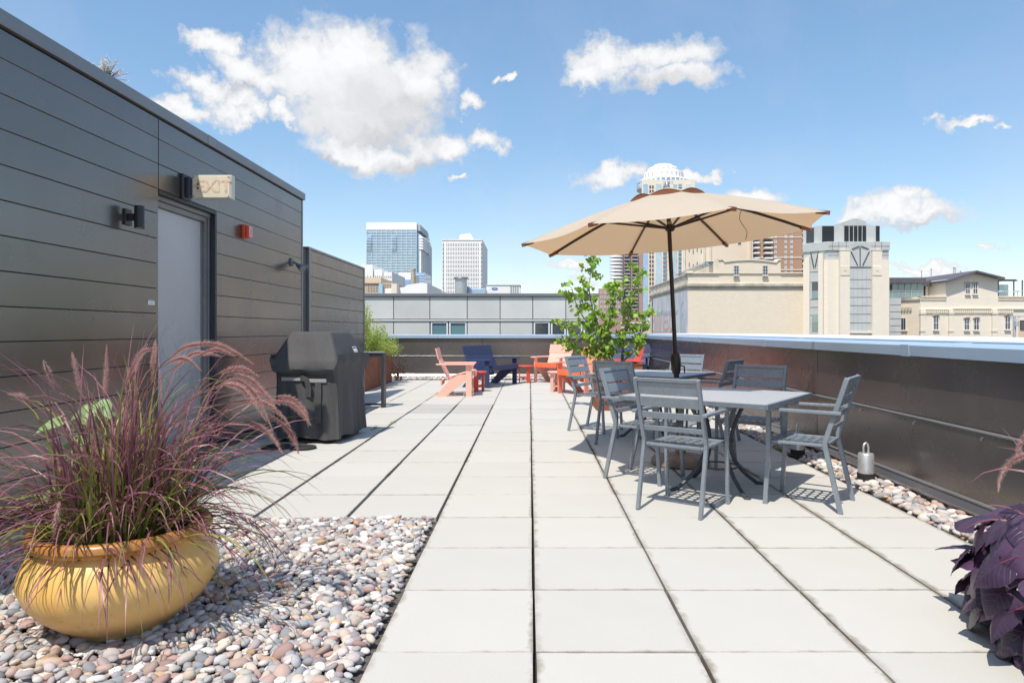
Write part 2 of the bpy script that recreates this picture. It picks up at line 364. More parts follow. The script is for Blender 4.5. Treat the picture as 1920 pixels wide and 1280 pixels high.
leafm('aspen_leaf', (.20, .36, .03), (.36, .52, .07), (.45, .58, .18), .42, .42)
leafm('big_leaf', (.20, .34, .12), (.30, .44, .20), (.45, .55, .32), .5, .35)
pm('bark', (.20, .165, .13), .85, var=.4, scale=30, bump=.5, bscale=60); pm('twig_dark', (.035, .028, .022), .85, var=.3)
# ================================================================== SETTING: terrace
WX = -3.15                      # face of the penthouse wall
FARY = 17.65; PX = 2.93         # far parapet face, right parapet face
host = struct('host_building_roof', MB().box(-12, 3.3, -6, 18.0, -14, -.06), 'joint_bed')
ground = struct('street_ground', MB().box(-1500, 1500, -300, 3000, -14.3, -14.05), 'gravel_bed')
gravel_bed = struct('gravel_base', MB().box(WX, -.60, -3, 4.40, -.055, -.03).box(2.53, PX, -3, 17.6, -.0551, -.0302).box(WX - .6, 2.53, 16.95, 17.6, -.0552, -.0304), 'gravel_bed')
floor = struct('terrace_floor', MB().box(-.60, 2.53, -3, 16.94, -.058, -.045).box(WX - .6, -.60, 4.405, 16.94, -.0581, -.0452), 'joint_bed')
cols_main = [-.594, .0188, .638, 1.261, 1.89, 2.525]
cols_left = [-3.60, -3.02, -2.41, -1.80, -1.19, -.594]
def slab_mesh(w, l, gapx, gapy):
    return MB().box(-w / 2 + gapx / 2, w / 2 - gapx / 2, -l / 2 + gapy / 2, l / 2 - gapy / 2, -.045, 0).mesh('paver', 'paver', bevel=.003, seg=2)
PITCH = .613; Y0 = 2.556
def lay(cols, y_from, y_to, gx):
    for a, b in zip(cols[:-1], cols[1:]):
        me = slab_mesh(b - a, PITCH, gx, .007); me_s = me.copy(); me_s.materials[0] = MAT['paver_stained']
        me2 = slab_mesh(b - a, PITCH, .009, .004)
        k = math.ceil((y_from - Y0) / PITCH - .01)
        while Y0 + (k + 1) * PITCH <= y_to + .02:
            yc = Y0 + (k + .5) * PITCH
            stained = (cols is cols_left and a > -1.9 and a < -1.1 and 9.8 < yc < 11.0)
            far = yc > 11.1
            o = put('paver', me_s if stained else (me2 if far else me), floor, ((a + b) / 2 + random.uniform(-.0015, .0015), yc, random.uniform(-.002, .0015)),
                    (random.uniform(-.0025, .0025), random.uniform(-.0025, .0025), random.uniform(-.002, .002)))
            k += 1
lay(cols_main, .1, 16.94, .0125); lay(cols_left, 4.39, 16.94, .026)

# ---- river stones (one uncountable mass)
def stone_field(name, regions, label, parent=None):
    n1, n2 = 9, 6
    base = []
    for i in range(n2 + 1):
        th = math.pi * i / n2
        for k in range(n1): base.append((math.sin(th) * math.cos(2 * math.pi * k / n1), math.sin(th) * math.sin(2 * math.pi * k / n1), math.cos(th)))
    base = np.array(base); faces = []
    for i in range(n2):
        for k in range(n1): faces.append((i * n1 + k, (i + 1) * n1 + k, (i + 1) * n1 + (k + 1) % n1, i * n1 + (k + 1) % n1))
    faces = np.array(faces)
    shapes = []
    for s in range(14):
        q = base.copy(); fr = rng.normal(0, 1.3, (4, 3)); ph = rng.uniform(0, 6.28, 4)
        d = 1 + sum(.085 * np.sin(q @ fr[i] + ph[i]) for i in range(4)); q = q * d[:, None]
        q = np.sign(q) * np.abs(q) ** rng.uniform(.85, 1.05); shapes.append(q)
    pal = np.array([(.50, .46, .42), (.58, .55, .52), (.30, .30, .31), (.22, .235, .26), (.36, .37, .39), (.42, .29, .24), (.33, .19, .165), (.46, .37, .29), (.52, .44, .36), (.62, .59, .57), (.27, .22, .235), (.44, .27, .13), (.40, .36, .37), (.48, .41, .40)])
    g_ = pal.mean(1, keepdims=True); pal = np.clip((pal - g_) * .9 + (g_ - .38) * 1.0 + .45, .06, .8); wts = np.array([10, 10, 9, 9, 10, 8, 7, 8, 8, 8, 6, 3, 8, 8.]); wts /= wts.sum()
    V = []; Fc = []; C = []; off = 0
    for (x0, x1, y0, y1, size, layers, z0, avoid) in regions:
        for lay_ in range(layers):
            cell = size * (1.28 if lay_ else 1.12); nx = int((x1 - x0) / cell); ny = int((y1 - y0) / (cell * .86))
            for j in range(ny):
                for i in range(nx):
                    x = x0 + (i + .5 + .5 * (j % 2) * .9 + rng.uniform(-.36, .36)) * cell; y = y0 + (j + .5 + rng.uniform(-.36, .36)) * cell * .86
                    a = size * .5 * min(1.75, rng.lognormal(.10, .27)); dims = np.array([a * rng.uniform(1.0, 1.4), a * rng.uniform(.75, 1.0), a * rng.uniform(.42, .66)])
                    if x - a * .9 < x0 or x + a * .9 > x1 or y - a * .8 < y0 or y + a * .8 > y1: continue
                    if avoid and (x - avoid[0]) ** 2 + (y - avoid[1]) ** 2 < avoid[2] ** 2: continue
                    q = shapes[rng.integers(14)] * dims; t = rng.uniform(0, 6.28); tx, ty = rng.normal(0, .28, 2)
                    ca, sa = math.cos(t), math.sin(t); q = q @ np.array([[ca, sa, 0], [-sa, ca, 0], [0, 0, 1]])
                    c_, s_ = math.cos(tx), math.sin(tx); q = q @ np.array([[1, 0, 0], [0, c_, s_], [0, -s_, c_]])
                    c_, s_ = math.cos(ty), math.sin(ty); q = q @ np.array([[c_, 0, -s_], [0, 1, 0], [s_, 0, c_]])
                    q = q + np.array([x, y, z0 + (0 if lay_ == 0 else size * .42) + rng.uniform(-.006, .006)])
                    V.append(q); Fc.append(faces + off); off += len(q)
                    c = pal[rng.choice(14, p=wts)] * rng.uniform(.75, 1.2) * 1.06
                    C.append(np.tile(np.append(np.clip(c, 0, 1), 1), (len(q), 1)))
    V = np.concatenate(V); Fc = np.concatenate(Fc); C = np.concatenate(C)
    me = bpy.data.meshes.new(name); me.vertices.add(len(V)); me.vertices.foreach_set('co', V.ravel())
    me.loops.add(Fc.size); me.loops.foreach_set('vertex_index', Fc.ravel().astype(np.int32))
    me.polygons.add(len(Fc)); me.polygons.foreach_set('loop_start', np.arange(0, Fc.size, 4, dtype=np.int32)); me.polygons.foreach_set('loop_total', np.full(len(Fc), 4, dtype=np.int32))
    me.polygons.foreach_set('use_smooth', np.ones(len(Fc), dtype=bool))
    ca = me.color_attributes.new('col', 'FLOAT_COLOR', 'POINT'); ca.data.foreach_set('color', C.ravel())
    me.update(); me.validate(); me.materials.append(MAT['stones'])
    o = put(name, me); return tag(o, label, 'gravel', kind='stuff')
POT = Vector((-1.69, 2.81, 0))
stone_field('river_stone_gravel', [(WX + .03, -.605, 1.7, 4.395, .035, 2, -.010, (POT.x, POT.y, .17))], 'multicoloured rounded river stones around the yellow pot')
stone_field('parapet_edge_gravel', [(2.535, 2.875, 2.6, 9, .05, 2, -.012, None), (2.535, 2.875, 9, 16.9, .06, 1, 0, None), (WX - .5, 2.85, 16.97, 17.58, .06, 1, -.002, None)], 'strip of small river stones along the foot of the dark parapet')

# ---- penthouse wall with metal planks
pent = thing('penthouse', 'bronze grey metal plank clad rooftop penthouse with a steel door', 'building', (WX, 5, 0))
o = pent.location.copy()
YE = 9.36; D0, D1, DT = 5.735, 6.785, 2.407
mb = MB(o).box(WX - 4, WX - .16, -3, YE - .01, -.06, 3.05).box(WX - .16, WX - .022, -3, D0 - .002, -.06, 3.0).box(WX - .16, WX - .022, D1 + .002, YE - .012, -.06, 3.0).box(WX - .16, WX - .022, D0 - .002, D1 + .002, DT + .002, 3.0)
mb.build('wall_core', 'seam_black', pent)
seams = [.095] + [1.359 + .2116 * k for k in range(-5, 8)] + [3.012]
for z0, z1 in zip(seams[:-1], seams[1:]):
    g = .002
    segs = [(-3.0, .9), (.9, D0 - .006)] if z1 < 3.2 else []
    if z0 >= DT - .18: segs += [(D0 + .002, YE - .03)] if z0 > DT else []
    if z1 > DT > z0: pass
    if z0 < DT: segs += [(D1 + .012, YE - .03)]
    for a, b in segs:
        MB(o).box(WX - .02, WX, a + .002, b - .002, z0 + g, z1 - g).build('panel', 'bronze_panel', pent, bevel=.0025)
    if z1 > DT > z0:
        MB(o).box(WX - .02, WX - .0005, D0 + .002, D1 + .010, DT + .004, z1 - g).build('panel', 'bronze_panel', pent, bevel=.0025)
MB(o).box(WX - .03, WX + .012, -3, YE + .01, -.05, .075).build('base_flashing', 'bronze_panel', pent, bevel=.003)
for a, b in ((-3, 2.2), (2.203, 6.55), (6.553, 6.72), (6.723, YE + .035)):
    MB(o).box(WX - .5, WX + (.03 if b - a > .3 else .033), a, b, 3.024, 3.118 + (0 if b - a > .3 else .002)).build('roof_cap', 'roof_cap_dark', pent, bevel=.004)
MB(o).box(WX - .05, WX + .006, YE - .026, YE + .012, .08, 3.02).build('corner_trim', 'roof_cap_dark', pent, bevel=.003)
# door: leaf, frame, hinge strip
RX = WX - .10
door = MB(o).box(RX - .045, RX, D0 + .05, D1 - .10, .03, DT - .12).build('door', 'door_paint', pent, bevel=.003)
h = MB(o)
for k in range(9): h.tube([(RX + .003, D1 - .108, .2 + .25 * k), (RX + .008, D1 - .108, .2 + .25 * k)], .006, 8)
h.build('rivet', 'rail_metal', door)
MB(o).box(RX + .0005, RX + .006, D1 - .125, D1 - .101, .04, DT - .13).build('hinge_strip', 'rail_metal', door)
fr = MB(o)
fr.box(RX - .06, RX + .035, D0 + .004, D0 + .049, 0, DT - .002).box(RX - .06, RX + .035, D1 - .099, D1 - .055, 0, DT - .002).box(RX - .06, RX + .035, D0 + .05, D1 - .1, DT - .118, DT - .07)
fr.box(RX - .05, RX + .05, D1 - .054, D1 - .03, 0, DT - .003).box(RX - .05, RX + .06, D0 + .05, D1 - .03, DT - .068, DT - .03)
fr.build('door_frame', 'door_frame', pent, bevel=.003)
MB(o).box(WX - .12, WX + .004, D1 - .027, D1 + .010, 0, DT).box(WX - .12, WX + .004, D0 + .003, D1 - .028, DT - .028, DT).build('door_reveal', 'dark_frame', pent, bevel=.002)
MB(o).box(WX - .09, WX + .03, D0 + .003, D1 - .03, -.05, .02).build('threshold', 'rail_metal', pent, bevel=.003)

# ---- screen fence behind the penthouse corner
FX = WX; fen = thing('screen_fence', 'tall bronze metal plank screen beyond the penthouse corner', 'fence', (FX, 11, 0)); o = fen.location.copy()
MB(o).box(FX - .09, FX - .02, 9.62, 12.86, .02, 2.36).build('fence_core', 'seam_black', fen)
fz = [.1] + [1.359 + .2116 * k for k in range(-5, 5)] + [2.375]
for z0, z1 in zip(fz[:-1], fz[1:]):
    MB(o).box(FX - .02, FX, 9.70, 12.83, z0 + .003, z1 - .003).build('panel', 'bronze_panel', fen, bevel=.0025)
MB(o).box(FX - .11, FX + .012, 9.60, 12.875, 2.377, 2.41).build('top_cap', 'roof_cap_dark', fen, bevel=.003)
MB(o).box(FX - .1, FX + .008, 12.832, 12.88, 0, 2.376).build('end_trim', 'roof_cap_dark', fen, bevel=.003)
MB(o).box(FX - .12, FX - .02, 9.44, 9.615, 0, 2.37).build('post', 'dark_frame', fen, bevel=.004)
MB(o).box(FX - .06, FX + .012, 9.618, 9.698, 0, 2.376).build('post', 'roof_cap_dark', fen, bevel=.004)

# ---- parapets
par = thing('parapet_wall', 'dark metal panelled parapet along the right edge with pale blue grey coping', 'parapet', (PX, 9, 0)); o = par.location.copy()
MB(o).box(PX + .012, PX + .36, -3, FARY + .4, -.06, 1.03).build('wall_core', 'seam_black', par)
ys = [-2.4, .7, 3.78, 6.87, 9.97, 13.08, 16.2, FARY - .002]
for a, b in zip(ys[:-1], ys[1:]):
    MB(o).box(PX, PX + .012, a + .004, b - .004, .575, 1.028).build('panel', 'parapet_panel', par, bevel=.002)
    MB(o).box(PX - .004, PX + .012, a + .004, b - .004, .105, .548).build('panel', 'parapet_panel', par, bevel=.002)
    MB(o).prism([(PX + .01, .552), (PX - .012, .550), (PX - .014, .560), (PX + .01, .574)], 'y', a + .001, b - .001).build('ledge_rail', 'rail_metal', par)
    MB(o).prism([(PX + .01, .0), (PX - .05, -.02), (PX - .05, .03), (PX - .008, .090), (PX + .01, .095)], 'y', a + .001, b - .001).build('base_flashing', 'parapet_panel', par)
    MB(o).prism([(PX + .008, .088), (PX - .022, .086), (PX - .024, .098), (PX + .008, .108)], 'y', a + .001, b - .001).build('base_rail', 'rail_metal', par)
    MB(o).box(PX - .060, PX - .0505, a + .001, b - .001, .022, .036).build('base_rail', 'rail_metal', par)
for y_ in (4.35, 5.12, 5.95, 7.9, 9.3): MB(o).tube([(PX + .002, y_, .525), (PX - .02, y_, .523), (PX - .022, y_, .505)], .004, 6).build('snap_pin', 'rail_metal', par)
cy = [-2, 2.05, 5.17, 8.30, 11.42, 14.55, FARY + .05]
for a, b in zip(cy[:-1], cy[1:]):
    MB(o).prism([(PX - .055, 1.022), (PX - .06, 1.105), (PX + .42, 1.118), (PX + .42, 1.02), (PX + .3, 1.031), (PX - .02, 1.031)], 'y', a + .002, b - .002).build('coping', 'cap_metal', par, bevel=.003)
    MB(o).prism([(PX - .058, 1.018), (PX - .064, 1.109), (PX + .424, 1.122), (PX + .424, 1.018)], 'y', b - .06, b + .06).build('coping_joint', 'cap_metal', par, bevel=.002)
far = thing('far_parapet_wall', 'dark metal panelled parapet closing the far end behind the lounge chairs', 'parapet', (0, FARY, 0)); o = far.location.copy()
MB(o).box(-9, PX - .001, FARY + .012, FARY + .36, -.06, 1.03).build('wall_core', 'seam_black', far)
xs = [-9, -7.4, -4.3, -1.24, 1.86, PX - .002]
for a, b in zip(xs[:-1], xs[1:]):
    MB(o).box(a + .004, b - .004, FARY, FARY + .012, .575, 1.028).build('panel', 'parapet_panel', far, bevel=.002)
    MB(o).box(a + .004, b - .004, FARY - .004, FARY + .012, .105, .548).build('panel', 'parapet_panel', far, bevel=.002)
    MB(o).prism([(FARY + .01, .552), (FARY - .012, .548), (FARY - .014, .562), (FARY + .01, .576)], 'x', a, b).build('ledge_rail', 'rail_metal', far)
    MB(o).prism([(FARY + .01, .0), (FARY - .05, -.02), (FARY - .05, .03), (FARY - .008, .090), (FARY + .01, .10)], 'x', a, b).build('base_flashing', 'parapet_panel', far)
    MB(o).box(a, b, FARY - .060, FARY - .0505, .022, .036).build('base_rail', 'rail_metal', far)
for a, b in ((-9, -5.5), (-5.5, -2.4), (-2.4, .7), (.7, PX - .062)):
    MB(o).prism([(FARY - .055, 1.022), (FARY - .06, 1.105), (FARY + .42, 1.118), (FARY + .42, 1.02), (FARY, 1.031)], 'x', a + .002, b - .002).build('coping', 'cap_metal', far, bevel=.003)
# neighbouring flat roof right behind the right parapet
nb = thing('adjoining_roof', 'low white flat roof with blue grey metal edge just beyond the right parapet', 'roof', (4.5, 10, -14)); o = nb.location.copy()
MB(o).box(PX + .53, 9.5, 2, 34, -14, 1.085).build('roof_body', 'white_paint', nb)
for a, b in ((2, 7.2), (7.2, 12.4), (12.4, 17.6), (17.6, 34)):
    MB(o).box(PX + .50, PX + .85, a + .002, b - .002, 1.02, 1.128).build('edge_coping', 'cap_metal', nb, bevel=.003)

# ---- things on the penthouse wall
t = thing('exit_sign', 'weathered cream exit sign box sticking out over the steel door', 'exit sign', (WX, 6.16, 2.517)); Yf = 0
t_ = MB().box(0, .03, -.075, .075, -.115, .115).box(.03, .07, -.045, .045, -.09, .09); t_.build('mounting_plate', 'dark_frame', t, bevel=.008)
MB().box(.085, .45, -.035, .035, -.11, .11).build('housing', 'sign_housing', t, bevel=.014, seg=3)
MB().box(.095, .432, -.040, -.034, -.10, .10).build('face', 'sign_face', t, bevel=.004)
e = put('letters', text_mesh('EXIT', .155, 'exit_red', .001, .003), t, (.285, -.0415, 0), (R(90), 0, 0))
put('arrow', text_mesh('<', .10, 'exit_red', .001, .004), t, (.125, -.0415, 0), (R(90), 0, 0))
sb = MB()
for sx_ in (.105, .42):
    for sz_ in (-.088, .088): sb.tube([(sx_, -.0395, sz_), (sx_, -.0435, sz_)], .005, 8)
sb.build('screw', 'dark_frame', t)
t = thing('wall_sconce', 'black cylinder wall lamp left of the steel door', 'wall lamp', (WX, 5.28, 2.10)); t.scale = (.88, .88, .9)
MB().box(0, .018, -.05, .05, -.07, .07).build('back_plate', 'black_plastic', t, bevel=.004)
MB().box(.018, .075, -.018, .018, -.03, .03).build('bracket', 'black_plastic', t, bevel=.003)
MB().lathe([(.0, -.094), (.034, -.094), (.038, -.098), (.041, -.098), (.041, .098), (.0, .098)], 28, (.112, 0, 0)).build('cylinder_shade', 'black_plastic', t, smooth=True)
MB().lathe([(0, -.0945), (.031, -.0948), (.031, -.0955), (0, -.0956)], 20, (.112, 0, 0)).build('lens', 'sign_face', t)
t = thing('fire_alarm_strobe', 'small red fire alarm strobe on the metal planks', 'alarm', (WX, 7.43, 2.30))
MB().box(0, .035, -.055, .055, -.075, .075).build('back_box', 'strobe_red', t, bevel=.006)
MB().box(.035, .07, -.048, .048, -.068, .068).build('body', 'strobe_red', t, bevel=.012, seg=3)
MB().box(.0705, .088, -.04, .04, -.058, .058).build('lens', 'strobe_lens', t, bevel=.012, seg=3)
g_ = MB()
for k in range(5): g_.box(.0885, .0905, -.03, .03, -.042 + .018 * k, -.036 + .018 * k)
g_.build('grille_bar', 'strobe_red', t)
t = thing('twin_floodlight', 'small grey twin head floodlight near the penthouse corner', 'floodlight', (WX, 8.92, 2.12))
MB().lathe([(0, 0), (.055, 0), (.055, .02), (.03, .03), (0, .03)], 20).build('base', 'grey_plastic', t, smooth=True).rotation_euler = (0, R(90), 0)
MB().tube([(.03, 0, 0), (.07, -.01, -.02), (.09, .0, -.03)], .014, 8).build('arm', 'grey_plastic', t)
for s_, d_ in ((-1, Vector((.75, -.45, -.5))), (1, Vector((.85, .40, -.35)))):
    p0 = Vector((.085, .03 * s_, -.035)); d_ = d_.normalized()
    MB().tube([p0, p0 + d_ * .03, p0 + d_ * .07, p0 + d_ * .125, p0 + d_ * .13], [.018, .028, .034, .05, .047], 14).build('lamp_head', 'grey_plastic', t, smooth=True)
t = thing('wall_sticker', 'small black and white sticker on the planks left of the door', 'sticker', (WX, 5.62, 1.455))
MB().box(.0008, .002, -.048, .048, -.026, .026).build('paper', 'white_paint', t)
k_ = MB().box(.002, .0026, -.047, .047, .006, .0255); k_.build('print_band', 'print_black', t)
pr = MB(); random.seed(3)
for k in range(7): pr.box(.0026, .003, -.042 + .0125 * k, -.034 + .0125 * k, .010 + .004 * (k % 2), .020)
pr.build('print', 'white_paint', t)
pr = MB()
for k in range(3): pr.box(.002, .0024, -.036 + .026 * k, -.018 + .026 * k, -.016, -.010)
pr.build('print', 'print_black', t)
# dry weed on the penthouse roof edge
t = thing('dried_weed', 'dry fluffy pale weed poking above the penthouse roof edge', 'weed', (WX - .08, 5.16, 3.115))
m_ = MB(); hs = []
for k in range(60):
    a = random.uniform(0, 6.28); el_ = random.uniform(.3, 1.5); l_ = random.uniform(.09, .20)
    e = Vector((math.cos(a) * math.cos(el_), math.sin(a) * math.cos(el_), math.sin(el_))) * l_
    m_.tube([(0, 0, .01), e * .5 + Vector((0, 0, .01)), e], [.002, .0015, .001], 4)
    for q in range(14):
        dv = Vector((random.gauss(0, 1), random.gauss(0, 1), random.gauss(0, 1))).normalized() * .03
        hs.append((e * random.uniform(.7, 1), dv))
m_.build('twigs', 'twig_dark', t)
f_ = MB()
for p_, dv in hs:
    w_ = dv.orthogonal().normalized() * .0016; f_.add([p_ - w_, p_ + w_, p_ + dv], [(0, 1, 2)])
pm('fluff', (.74, .70, .66), .9); f_.build('seed_fluff', 'fluff', t)['kind'] = 'stuff'
# ================================================================== FURNITURE
# ---- patio armchairs (local +x is forward)
def patio_chair():
    c = thing('patio_armchair', '', 'chair', (0, 0, 0), 0, 'grey metal patio armchairs')
    T = .024
    for s in (-1, 1):
        y = .222 * s
        MB().sweep([(-.245, y, 0), (-.15, y, .43), (-.148, y, .47), (-.285, y, .90)], T, .032, (1, 0, 0)).build('back_upright', 'chair_metal', c, bevel=.003)
        MB().sweep([(.245, y * 1.02, 0), (.225, y * 1.02, .35), (.222, y * 1.02, .655)], T, .03, (1, 0, 0)).build('front_leg', 'chair_metal', c, bevel=.003)
        MB().bar((-.255, y * 1.13, .668), (.245, y * 1.08, .668), .034, .022).build('armrest', 'chair_metal', c, bevel=.004)
    # back slats follow the tilt of the uprights
    def slat(z0, z1, th=.014):
        def xz(z): return -.148 - (z - .47) / .43 * .137
        a0, a1 = xz(z0), xz(z1)
        return MB().add([(a0 - th / 2, -.211, z0), (a0 + th / 2, -.211, z0), (a0 + th / 2, .211, z0), (a0 - th / 2, .211, z0),
                         (a1 - th / 2, -.211, z1), (a1 + th / 2, -.211, z1), (a1 + th / 2, .211, z1), (a1 - th / 2, .211, z1)],
                        [(3, 2, 1, 0), (4, 5, 6, 7), (0, 1, 5, 4), (1, 2, 6, 5), (2, 3, 7, 6), (3, 0, 4, 7)])
    for z0, z1 in ((.787, .872), (.703, .772), (.622, .668), (.535, .570)): slat(z0, z1).build('back_slat', 'chair_metal', c, bevel=.003)
    slat(.874, .90, .03).build('top_rail', 'chair_metal', c, bevel=.004)
    # woven-strap seat: frame and lattice
    fr = MB(); z = .435
    for s in (-1, 1): fr.box(-.155, .245, .196 * s - .011, .196 * s + .011, z - .006, z + .013)
    fr.box(-.155, -.133, -.184, .184, z - .006, z + .013).box(.223, .245, -.184, .184, z - .006, z + .013)
    seat = fr.build('seat', 'chair_metal', c, bevel=.003)
    for k in range(6): MB().box(-.128, .218, -.168 + .0672 * k - .0115, -.168 + .0672 * k + .0115, z + .007, z + .0095).build('seat_strap', 'chair_metal', seat)
    for k in range(6): MB().box(-.103 + .0590 * k - .0095, -.103 + .0590 * k + .0095, -.182, .182, z + .0097, z + .0118).build('seat_strap', 'chair_metal', seat)
    for x in (-.13, .21): MB().bar((x, -.21, z - .014), (x, .21, z - .014), .014, .012).build('stretcher', 'chair_metal', c)
    return c
U = Vector((.60, .80, 0)); V_ = Vector((.80, -.60, 0))
fa = math.degrees(math.atan2(.80, .60))
T1 = Vector((1.46, 5.24, 0)); T2 = Vector((1.42, 7.86, 0))
chairs = [(1.06, 4.66, fa + 1, 'grey metal armchair nearest the camera, its back to us, at the near table'),
          (1.985, 4.79, fa + 92, 'grey metal armchair right of the near table, turned left beside the galvanized post'),
          (.95, 5.60, fa - 89, 'grey metal armchair half shaded on the left side of the near table'),
          (1.95, 5.95, fa + 181, 'grey metal armchair behind the near table, facing us, close to the right parapet'),
          (1.03, 7.27, fa + 1, 'dark shaded armchair at the far table with its back to us, under the umbrella'),
          (.80, 8.24, fa - 88, 'leftmost metal armchair, at the far table beside the coral lounge chair'),
          (1.93, 8.75, fa + 179, 'sunlit pale armchair at the back of the far table facing us'),
          (1.99, 7.43, fa + 90, 'nearly black shaded armchair right of the far table seen from its side')]
proto = patio_chair()
for i, (x, y, a, lab) in enumerate(chairs):
    c = proto if i == 0 else copy_tree(proto)
    c.location = (x, y, 0); c.rotation_euler = (0, 0, R(a)); c['label'] = lab
# ---- tables
def patio_table(label):
    t = thing('patio_table', label, 'table', (0, 0, 0), 0, 'square stone topped patio tables'); h = .56; zt = .725
    MB().box(-h + .016, h - .016, -h + .016, h - .016, zt - .026, zt).build('table_top', 'table_stone', t, bevel=.003)
    e = MB()
    for s in (-1, 1): e.box(-h, h, s * (h - .0075) - .0075, s * (h - .0075) + .0075, zt - .036, zt - .001).box(s * (h - .0075) - .0075, s * (h - .0075) + .0075, -h + .0152, h - .0152, zt - .036, zt - .0012)
    e.build('table_rim', 'table_edge', t, bevel=.003)
    for k in range(4):
        a = R(45 + 90 * k + 8); d = Vector((math.cos(a), math.sin(a), 0)); pts = []
        for q in range(15):
            u = q / 14; z = zt - .03 - u * (zt - .045)
            r = .27 - .155 * math.sin(min(1, u / .55) * math.pi / 2) if u < .55 else .115 + .235 * ((u - .55) / .45) ** 2.0
            pts.append(d * r + Vector((0, 0, z)))
        pts.append(d * .385 + Vector((0, 0, .010)))
        lg = MB().tube(pts, .0155, 10).build('leg', 'leg_iron', t, smooth=True)
        MB().lathe([(0, 0), (.026, 0), (.028, .008), (.018, .016), (0, .016)], 14, d * .39).build('foot', 'leg_iron', lg, smooth=True)
    for z, r in ((.36, .118), (.17, .15)):
        MB().tube([(r * math.cos(k * math.pi / 14), r * math.sin(k * math.pi / 14), z) for k in range(28)], .007, 8, closed=True).build('ring', 'leg_iron', t, smooth=True)
    m = MB()
    for k in range(2): a = R(45 + 90 * k + 8); d = Vector((math.cos(a), math.sin(a), 0)); m.bar(-d * .30 + Vector((0, 0, zt - .033 - .012 * k)), d * .30 + Vector((0, 0, zt - .033 - .012 * k)), .03, .01)
    m.build('cross_brace', 'leg_iron', t); return t
tb = patio_table('square grey patio table nearest the camera with a mottled stone top'); tb.location = T1; tb.rotation_euler = (0, 0, R(fa))
tb2 = copy_tree(tb); tb2.location = T2; tb2['label'] = 'square grey patio table farther back, shaded behind the umbrella pole'
# ---- umbrella
UB = Vector((1.375, 6.16, 0)); um = thing('patio_umbrella', 'beige market umbrella with dark brown pole tilted over the patio tables', 'umbrella', UB)
C0 = Vector((1.282, 6.146, 2.075)) - UB; tilt = Matrix.Rotation(R(-4.06), 3, 'Y'); rot0 = R(187.3)
hub = C0 + tilt @ Vector((0, 0, .20)); apex = C0 + tilt @ Vector((0, 0, .455))
def cp(r, a, z): return C0 + tilt @ Vector((r * math.cos(a), r * math.sin(a), z))
RR = 1.36; NP = 8
def canopy_z(u): return .415 * (1 - u) ** 1.0 * 1.0 + .03 * math.sin(u * math.pi)     # u = r/R from apex
def canopy(u0, u1, name, nseg=10, nside=10, lift=0, par_=None, puff=0):
    vs = []; fs = []; rows = nseg + 1; cols = NP * nside
    for i in range(rows):
        u = u0 + (u1 - u0) * i / nseg
        for k in range(cols):
            p = k // nside; w = (k % nside) / nside
            a0 = rot0 + p * math.pi / 4; a1 = a0 + math.pi / 4
            q0 = Vector((math.cos(a0), math.sin(a0))); q1 = Vector((math.cos(a1), math.sin(a1))); q = q0.lerp(q1, w)
            sag = math.sin(w * math.pi)
            inn = 1 - .035 * sag * u * u                     # the hem is drawn in between the ribs
            z = canopy_z(u) - .028 * sag * u * (1 - .3 * u) + lift * (1 if not puff else (1 - u / u1 * .75)) + puff * sag * (u / u1) ** 4
            vs.append(C0 + tilt @ Vector((q.x * RR * u * inn, q.y * RR * u * inn, z)))
    for i in range(rows - 1):
        for k in range(cols): fs.append((i * cols + k, i * cols + (k + 1) % cols, (i + 1) * cols + (k + 1) % cols, (i + 1) * cols + k))
    me = MB().add(vs, fs).mesh(name, 'canvas', smooth=True)
    return put(name, me, par_ or um)
can = canopy(.20, 1.0, 'canopy'); vent = canopy(.012, .262, 'vent_cap', 8, 10, .03, None, .042)
hm = MB()
for p in range(NP):                                              # brown strip painted for the dark inside of the open vent, puffed between ribs
    for j in range(10):
        def vp(w, top):
            a0 = rot0 + p * math.pi / 4; a1 = a0 + math.pi / 4; q = Vector((math.cos(a0), math.sin(a0))).lerp(Vector((math.cos(a1), math.sin(a1))), w)
            s_ = math.sin(w * math.pi); r_ = RR * (.258 if top else .262)
            z_ = canopy_z(.262) - .028 * s_ * .262 * .92 + ((.0075 + .041 * s_) if top else -.004)
            return C0 + tilt @ Vector((q.x * r_ * (1 - .035 * s_ * .0686), q.y * r_ * (1 - .035 * s_ * .0686), z_))
        w0, w1 = j / 10, (j + 1) / 10; hm.add([vp(w0, 0), vp(w1, 0), vp(w1, 1), vp(w0, 1)], [(0, 1, 2, 3)])
hm.build('vent_shade_strip', 'trim_and_vent_shade', vent)
for k in range(NP):
    a = rot0 + k * math.pi / 4
    rib = MB().sweep([cp(.05, a, canopy_z(.04) - .03)] + [cp(RR * u, a, canopy_z(u) - .018) for u in (.2, .4, .6, .8, .985)], .014, .022).build('rib', 'umbrella_pole', um)
    MB().bar(cp(.035, a, .075), cp(RR * .47, a, canopy_z(.47) - .03), .012, .018).build('strut', 'umbrella_pole', rib)
    MB().bar(cp(RR * .93, a, canopy_z(.93) - .022), cp(RR * 1.004, a, canopy_z(1) - .012), .028, .03).build('rib_pocket', 'trim_and_vent_shade', rib)
base_top = Vector((0, 0, .08)); ptop = C0 + tilt @ Vector((0, 0, .40))
mid = base_top.lerp(ptop, .38)
MB().tube([base_top, mid], .0245, 16).build('pole', 'umbrella_pole', um, smooth=True)
MB().tube([mid, ptop], .0195, 16).build('pole', 'umbrella_pole', um, smooth=True)
dirp = (ptop - base_top).normalized(); ck = base_top + dirp * .84
MB().tube([ck - dirp * .10, ck - dirp * .095, ck - dirp * .05, ck, ck + dirp * .05, ck + dirp * .09, ck + dirp * .10], [.026, .034, .042, .046, .046, .036, .022], 18).build('crank_housing', 'umbrella_pole', um, smooth=True)
